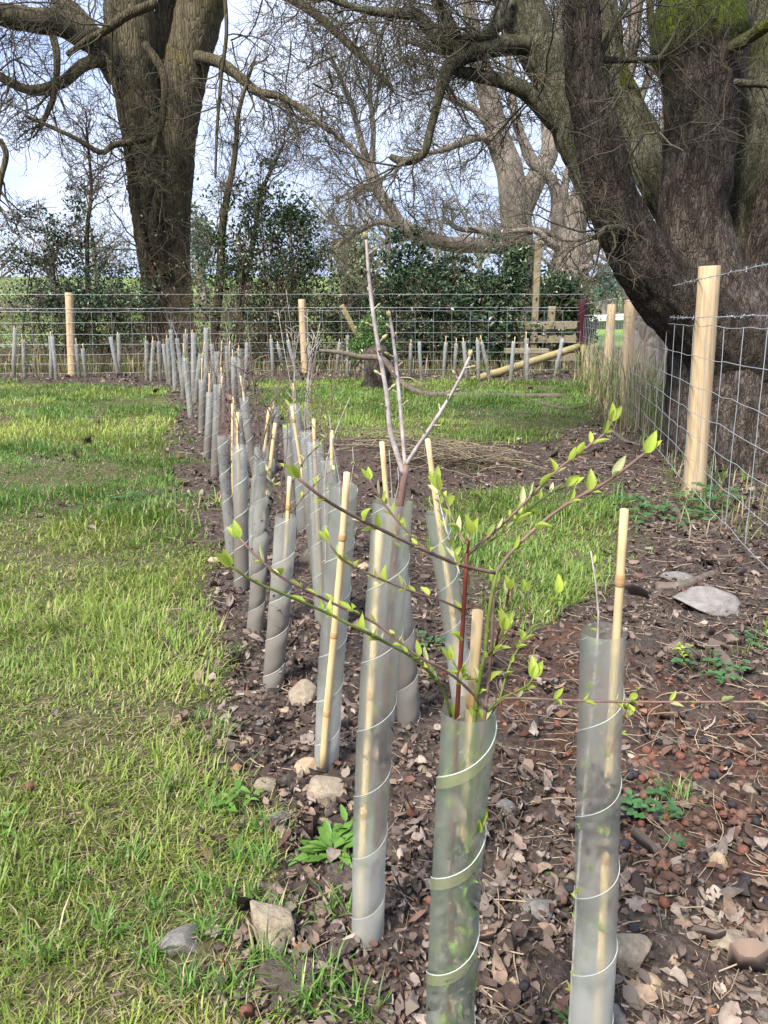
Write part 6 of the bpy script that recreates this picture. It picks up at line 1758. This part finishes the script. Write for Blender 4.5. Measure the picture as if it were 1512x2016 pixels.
# long fallen branch on the far grass
fbp = []
for px, py, rp, Y in ((629, 690, 3.5, 9.6), (665, 693, 4.5, 9.5), (711, 702, 5.5, 9.4), (751, 706, 6, 9.25), (774, 732, 6, 9.2), (797, 758, 6, 9.1), (832, 777, 6, 9.0), (880, 786, 6, 8.8), (930, 789, 6, 8.75), (1000, 791, 6, 8.7), (1060, 790, 5.5, 8.7), (1110, 788, 5, 8.7)):
    p = at(px, py, Y); z = max(p.z, Hz(p.x, p.y)+0.02); fbp.append((p.x, p.y, z, px_r(rp, Y)))
fbp = np.array(fbp)
V, Q, T = limb(fbp, 70, 10, 0.15, 10, 0, 4)
fbo = empty('fallen_branch', fbp[-1, :3], 'long crooked fallen branch arching off the far grass', 'branch')
obj('bough', mesh_np('bough', V-fbp[-1, :3], T, Q, M['stick']), fbo)
mb = crown([fbp], 77, m=(12, 3), len1=0.8, ratio1=(0.2, 0.6), col=(0.20, 0.17, 0.13), rmin=0.003, grav=(0.0, 0, 0), rr=0.4)
obj('twigs', mb.mesh('twigs', M['twig'], origin=fbp[-1, :3]), fbo)
stick([(1060, 795), (1110, 806), (1150, 800), (1190, 785)], 0.02, 0.012, 'pale peeled branch on the grass near the fence', seed=18)
# heap of dead stalks beside the soil mound
def stalk_heap():
    rs_ = np.random.default_rng(55); n = 260
    x = PILE.x + rs_.normal(0, 0.2, n); y = PILE.y + rs_.normal(0, 0.13, n)
    az = rs_.normal(0.2, 0.7, n); L = rs_.uniform(0.1, 0.5, n); t = np.linspace(-.5, .5, 5)
    P = np.stack([x[:, None]+L[:, None]*np.cos(az)[:, None]*t, y[:, None]+L[:, None]*np.sin(az)[:, None]*t + 0.06*L[:, None]*np.sin(t*6)[None], (zg(x, y)+rs_.uniform(0.01, 0.09, n))[:, None] + L[:, None]*rs_.normal(0, .1, n)[:, None]*t + 0.02*np.cos(t*3)[None]], -1)
    P[..., 2] = np.maximum(P[..., 2], hmac(P[..., 0], P[..., 1])+0.004)
    V, Q = tubes(P, np.repeat(rs_.uniform(.001, .003, n)[:, None], 5, 1), 3)
    c = np.array([0.26, 0.21, 0.14])*rs_.uniform(.3, 1.3, (n, 1))
    m_ = MB(); m_.add(V, None, Q, np.repeat(c, 15, 0))
    tag(obj('stalk_heap', m_.mesh('stalk_heap', M['twig'])), 'heap of dead straw-brown stalks beside the soil mound', 'stalks', kind='stuff')
stalk_heap()

# ------------------------------------------------------------------ weeds
def rosette(px, py, label, n, size, meshes, seed, rise=(0.2, 1.0), spread=0.02, name='weed', layers=1, cat='weed', group=None):
    R_ = random.Random(seed); p = gp(px, py)
    e = empty(name, p, label, cat, group)
    for k in range(n):
        a = R_.random()*6.28; q = p + Vector((math.cos(a), math.sin(a), 0))*R_.uniform(0, spread) + Vector((0, 0, 0.002+R_.uniform(0, .02)*layers))
        put_leaf(e, q, Vector((math.cos(a), math.sin(a), R_.uniform(*rise))), size*R_.uniform(.6, 1.2), R_.choice(meshes), up=(math.cos(a)*-.5, math.sin(a)*-.5, 1))
    return e
rosette(655, 1690, 'bright green leafy weed beside the frosted guard of the tall sapling', 46, 0.042, WEED, 1, (0.15, 1.1), 0.035)
rosette(690, 1650, 'second tuft of the bright green weed nearer the guard', 26, 0.036, WEED, 2, (0.2, 1.2), 0.025)
rosette(335, 825, 'fresh green nettle clump at the lawn edge', 26, 0.06, WEED, 3, (0.3, 1.5), 0.07, layers=5)
def stalked(px, py, label, n, size, spread, seed, meshes=None, h=(0.015, 0.04)):
    R_ = random.Random(seed); p = gp(px, py)
    e = empty('clover', p, label, 'clover')
    for k in range(n):
        a = R_.random()*6.28; rr = spread*math.sqrt(R_.random())
        f = p + Vector((math.cos(a)*rr*.5, math.sin(a)*rr*.5, 0)); q = p + Vector((math.cos(a)*rr, math.sin(a)*rr, R_.uniform(*h)))
        stem_part('stalk', np.array([(*f, .0006), (*((f+q)/2+Vector((0, 0, .004))), .0006), (*q, .0005)]), M['greenstem'], e, n=4, sides=4)
        for z in range(R_.choice((1, 2, 3))):
            b = a + z*2.1
            put_leaf(e, q, (math.cos(b), math.sin(b), .15), size*R_.uniform(.7, 1.2), R_.choice(meshes or WEEDD), up=(0, -.2, 1))
    return e
stalked(1285, 1610, 'glossy round-leaved weed in the rusty husks beside the grey frosted guard', 34, 0.013, 0.05, 1)
stalked(1400, 1325, 'patch of clover around the black rotten wood', 34, 0.014, 0.09, 2)
stalked(1340, 1300, 'pale yellowing leaf cluster beside the clover patch', 8, 0.014, 0.03, 3, LEAF)
stalked(1480, 1275, 'small clover tuft near the angular grey rock', 14, 0.013, 0.05, 4)
stalked(1310, 1020, 'low celandine patch in front of the fence', 60, 0.03, 0.22, 5, h=(0.02, 0.06))
stalked(1390, 1000, 'celandine clump at the foot of the fence post', 40, 0.032, 0.16, 6, h=(0.03, 0.09))
stalked(905, 1960, 'tiny seedling in front of the green-tinted guard', 4, 0.008, 0.01, 7, LEAF, h=(0.004, 0.01))
stalked(470, 1600, 'broad pale leaf clump at the lawn edge', 12, 0.024, 0.03, 8, WEED)
stalked(1080, 1730, 'single round green leaf near the round stone', 2, 0.011, 0.004, 9, h=(.004, .01))
stalked(640, 1360, 'small seedling pair between the two middle guards', 6, 0.010, 0.02, 10)
stalked(828, 1280, 'ground ivy patch beside the leaning guard', 22, 0.013, 0.06, 11)
stalked(390, 985, 'flat green weed on the bare edge of the hedge row', 22, 0.016, 0.07, 12)
stalked(250, 985, 'dark flat weed in the lawn', 26, 0.018, 0.09, 13)
stalked(15, 1640, 'lobed weed leaf at the edge of the grass', 8, 0.02, 0.03, 14, WEED)
hl = obj('holly_leaf', leaf_obj_mesh('holly_leaf', M['weedd'], L=0.038, w=0.024, fold=0.3, droop=0.2, lobes=0.45, nl=10, seed=3))
p = gp(1350, 1672); hl.matrix_world = basis((p.x, p.y, p.z+.012), (-1, 0.3, 0.1), (0, -.4, 1)); tag(hl, 'dark glossy spiny holly leaf on the ground below the round-leaved weed', 'leaf')
hl = obj('holly_leaf', hl.data); p = gp(1090, 1985); hl.matrix_world = basis((p.x, p.y, p.z+.012), (0.3, -.8, 0.1), (.3, -.4, 1)); tag(hl, 'dark green leaf tucked beside the foot of the grey frosted guard', 'leaf')

# long grass tufts at the lawn edge
def tuft(px, py, n, L0, seed, col=(0.13, 0.26, 0.045)):
    R_ = np.random.default_rng(seed); p = gp(px, py)
    az = R_.random(n)*6.28
    x = p.x + R_.normal(0, .012, n); y = p.y + R_.normal(0, .012, n)
    c = np.array(col)*R_.uniform(.6, 1.4, (n, 1)); d = R_.random(n) < .12; c[d] = (.42, .35, .2)
    return blades(x, y, zg(x, y), L0*R_.uniform(.5, 1.2, n), R_.uniform(.0016, .0032, n), az, np.abs(R_.normal(.6, .3, n)), np.abs(R_.normal(.5, .3, n)), c)
mb = MB()
tr_ = random.Random(3)
for i, (px, py) in enumerate([(500, 1640), (470, 1700), (400, 1760), (480, 1790), (420, 1850), (520, 1900), (580, 1945), (600, 1990), (360, 1960), (460, 1960), (300, 1900), (250, 1700), (200, 1850), (120, 1750), (80, 1900), (420, 1600), (330, 1560), (440, 1440), (430, 1330), (470, 1290), (370, 1220), (400, 1420), (660, 1800), (720, 2010), (560, 1830), (640, 1960), (520, 1720), (1020, 1180), (1040, 1250), (990, 1200), (1330, 1580), (800, 940), (310, 1800)]):
    V, T, Q, c = tuft(px, py, 46 if py > 1500 else 30, 0.062 if py > 1500 else 0.05, i)
    mb.add(V, T, Q, c)
tag(obj('grass_tufts', mb.mesh('grass_tufts', M['grass'])), 'longer bright grass tufts straggling over the lawn edge', 'grass', kind='stuff')
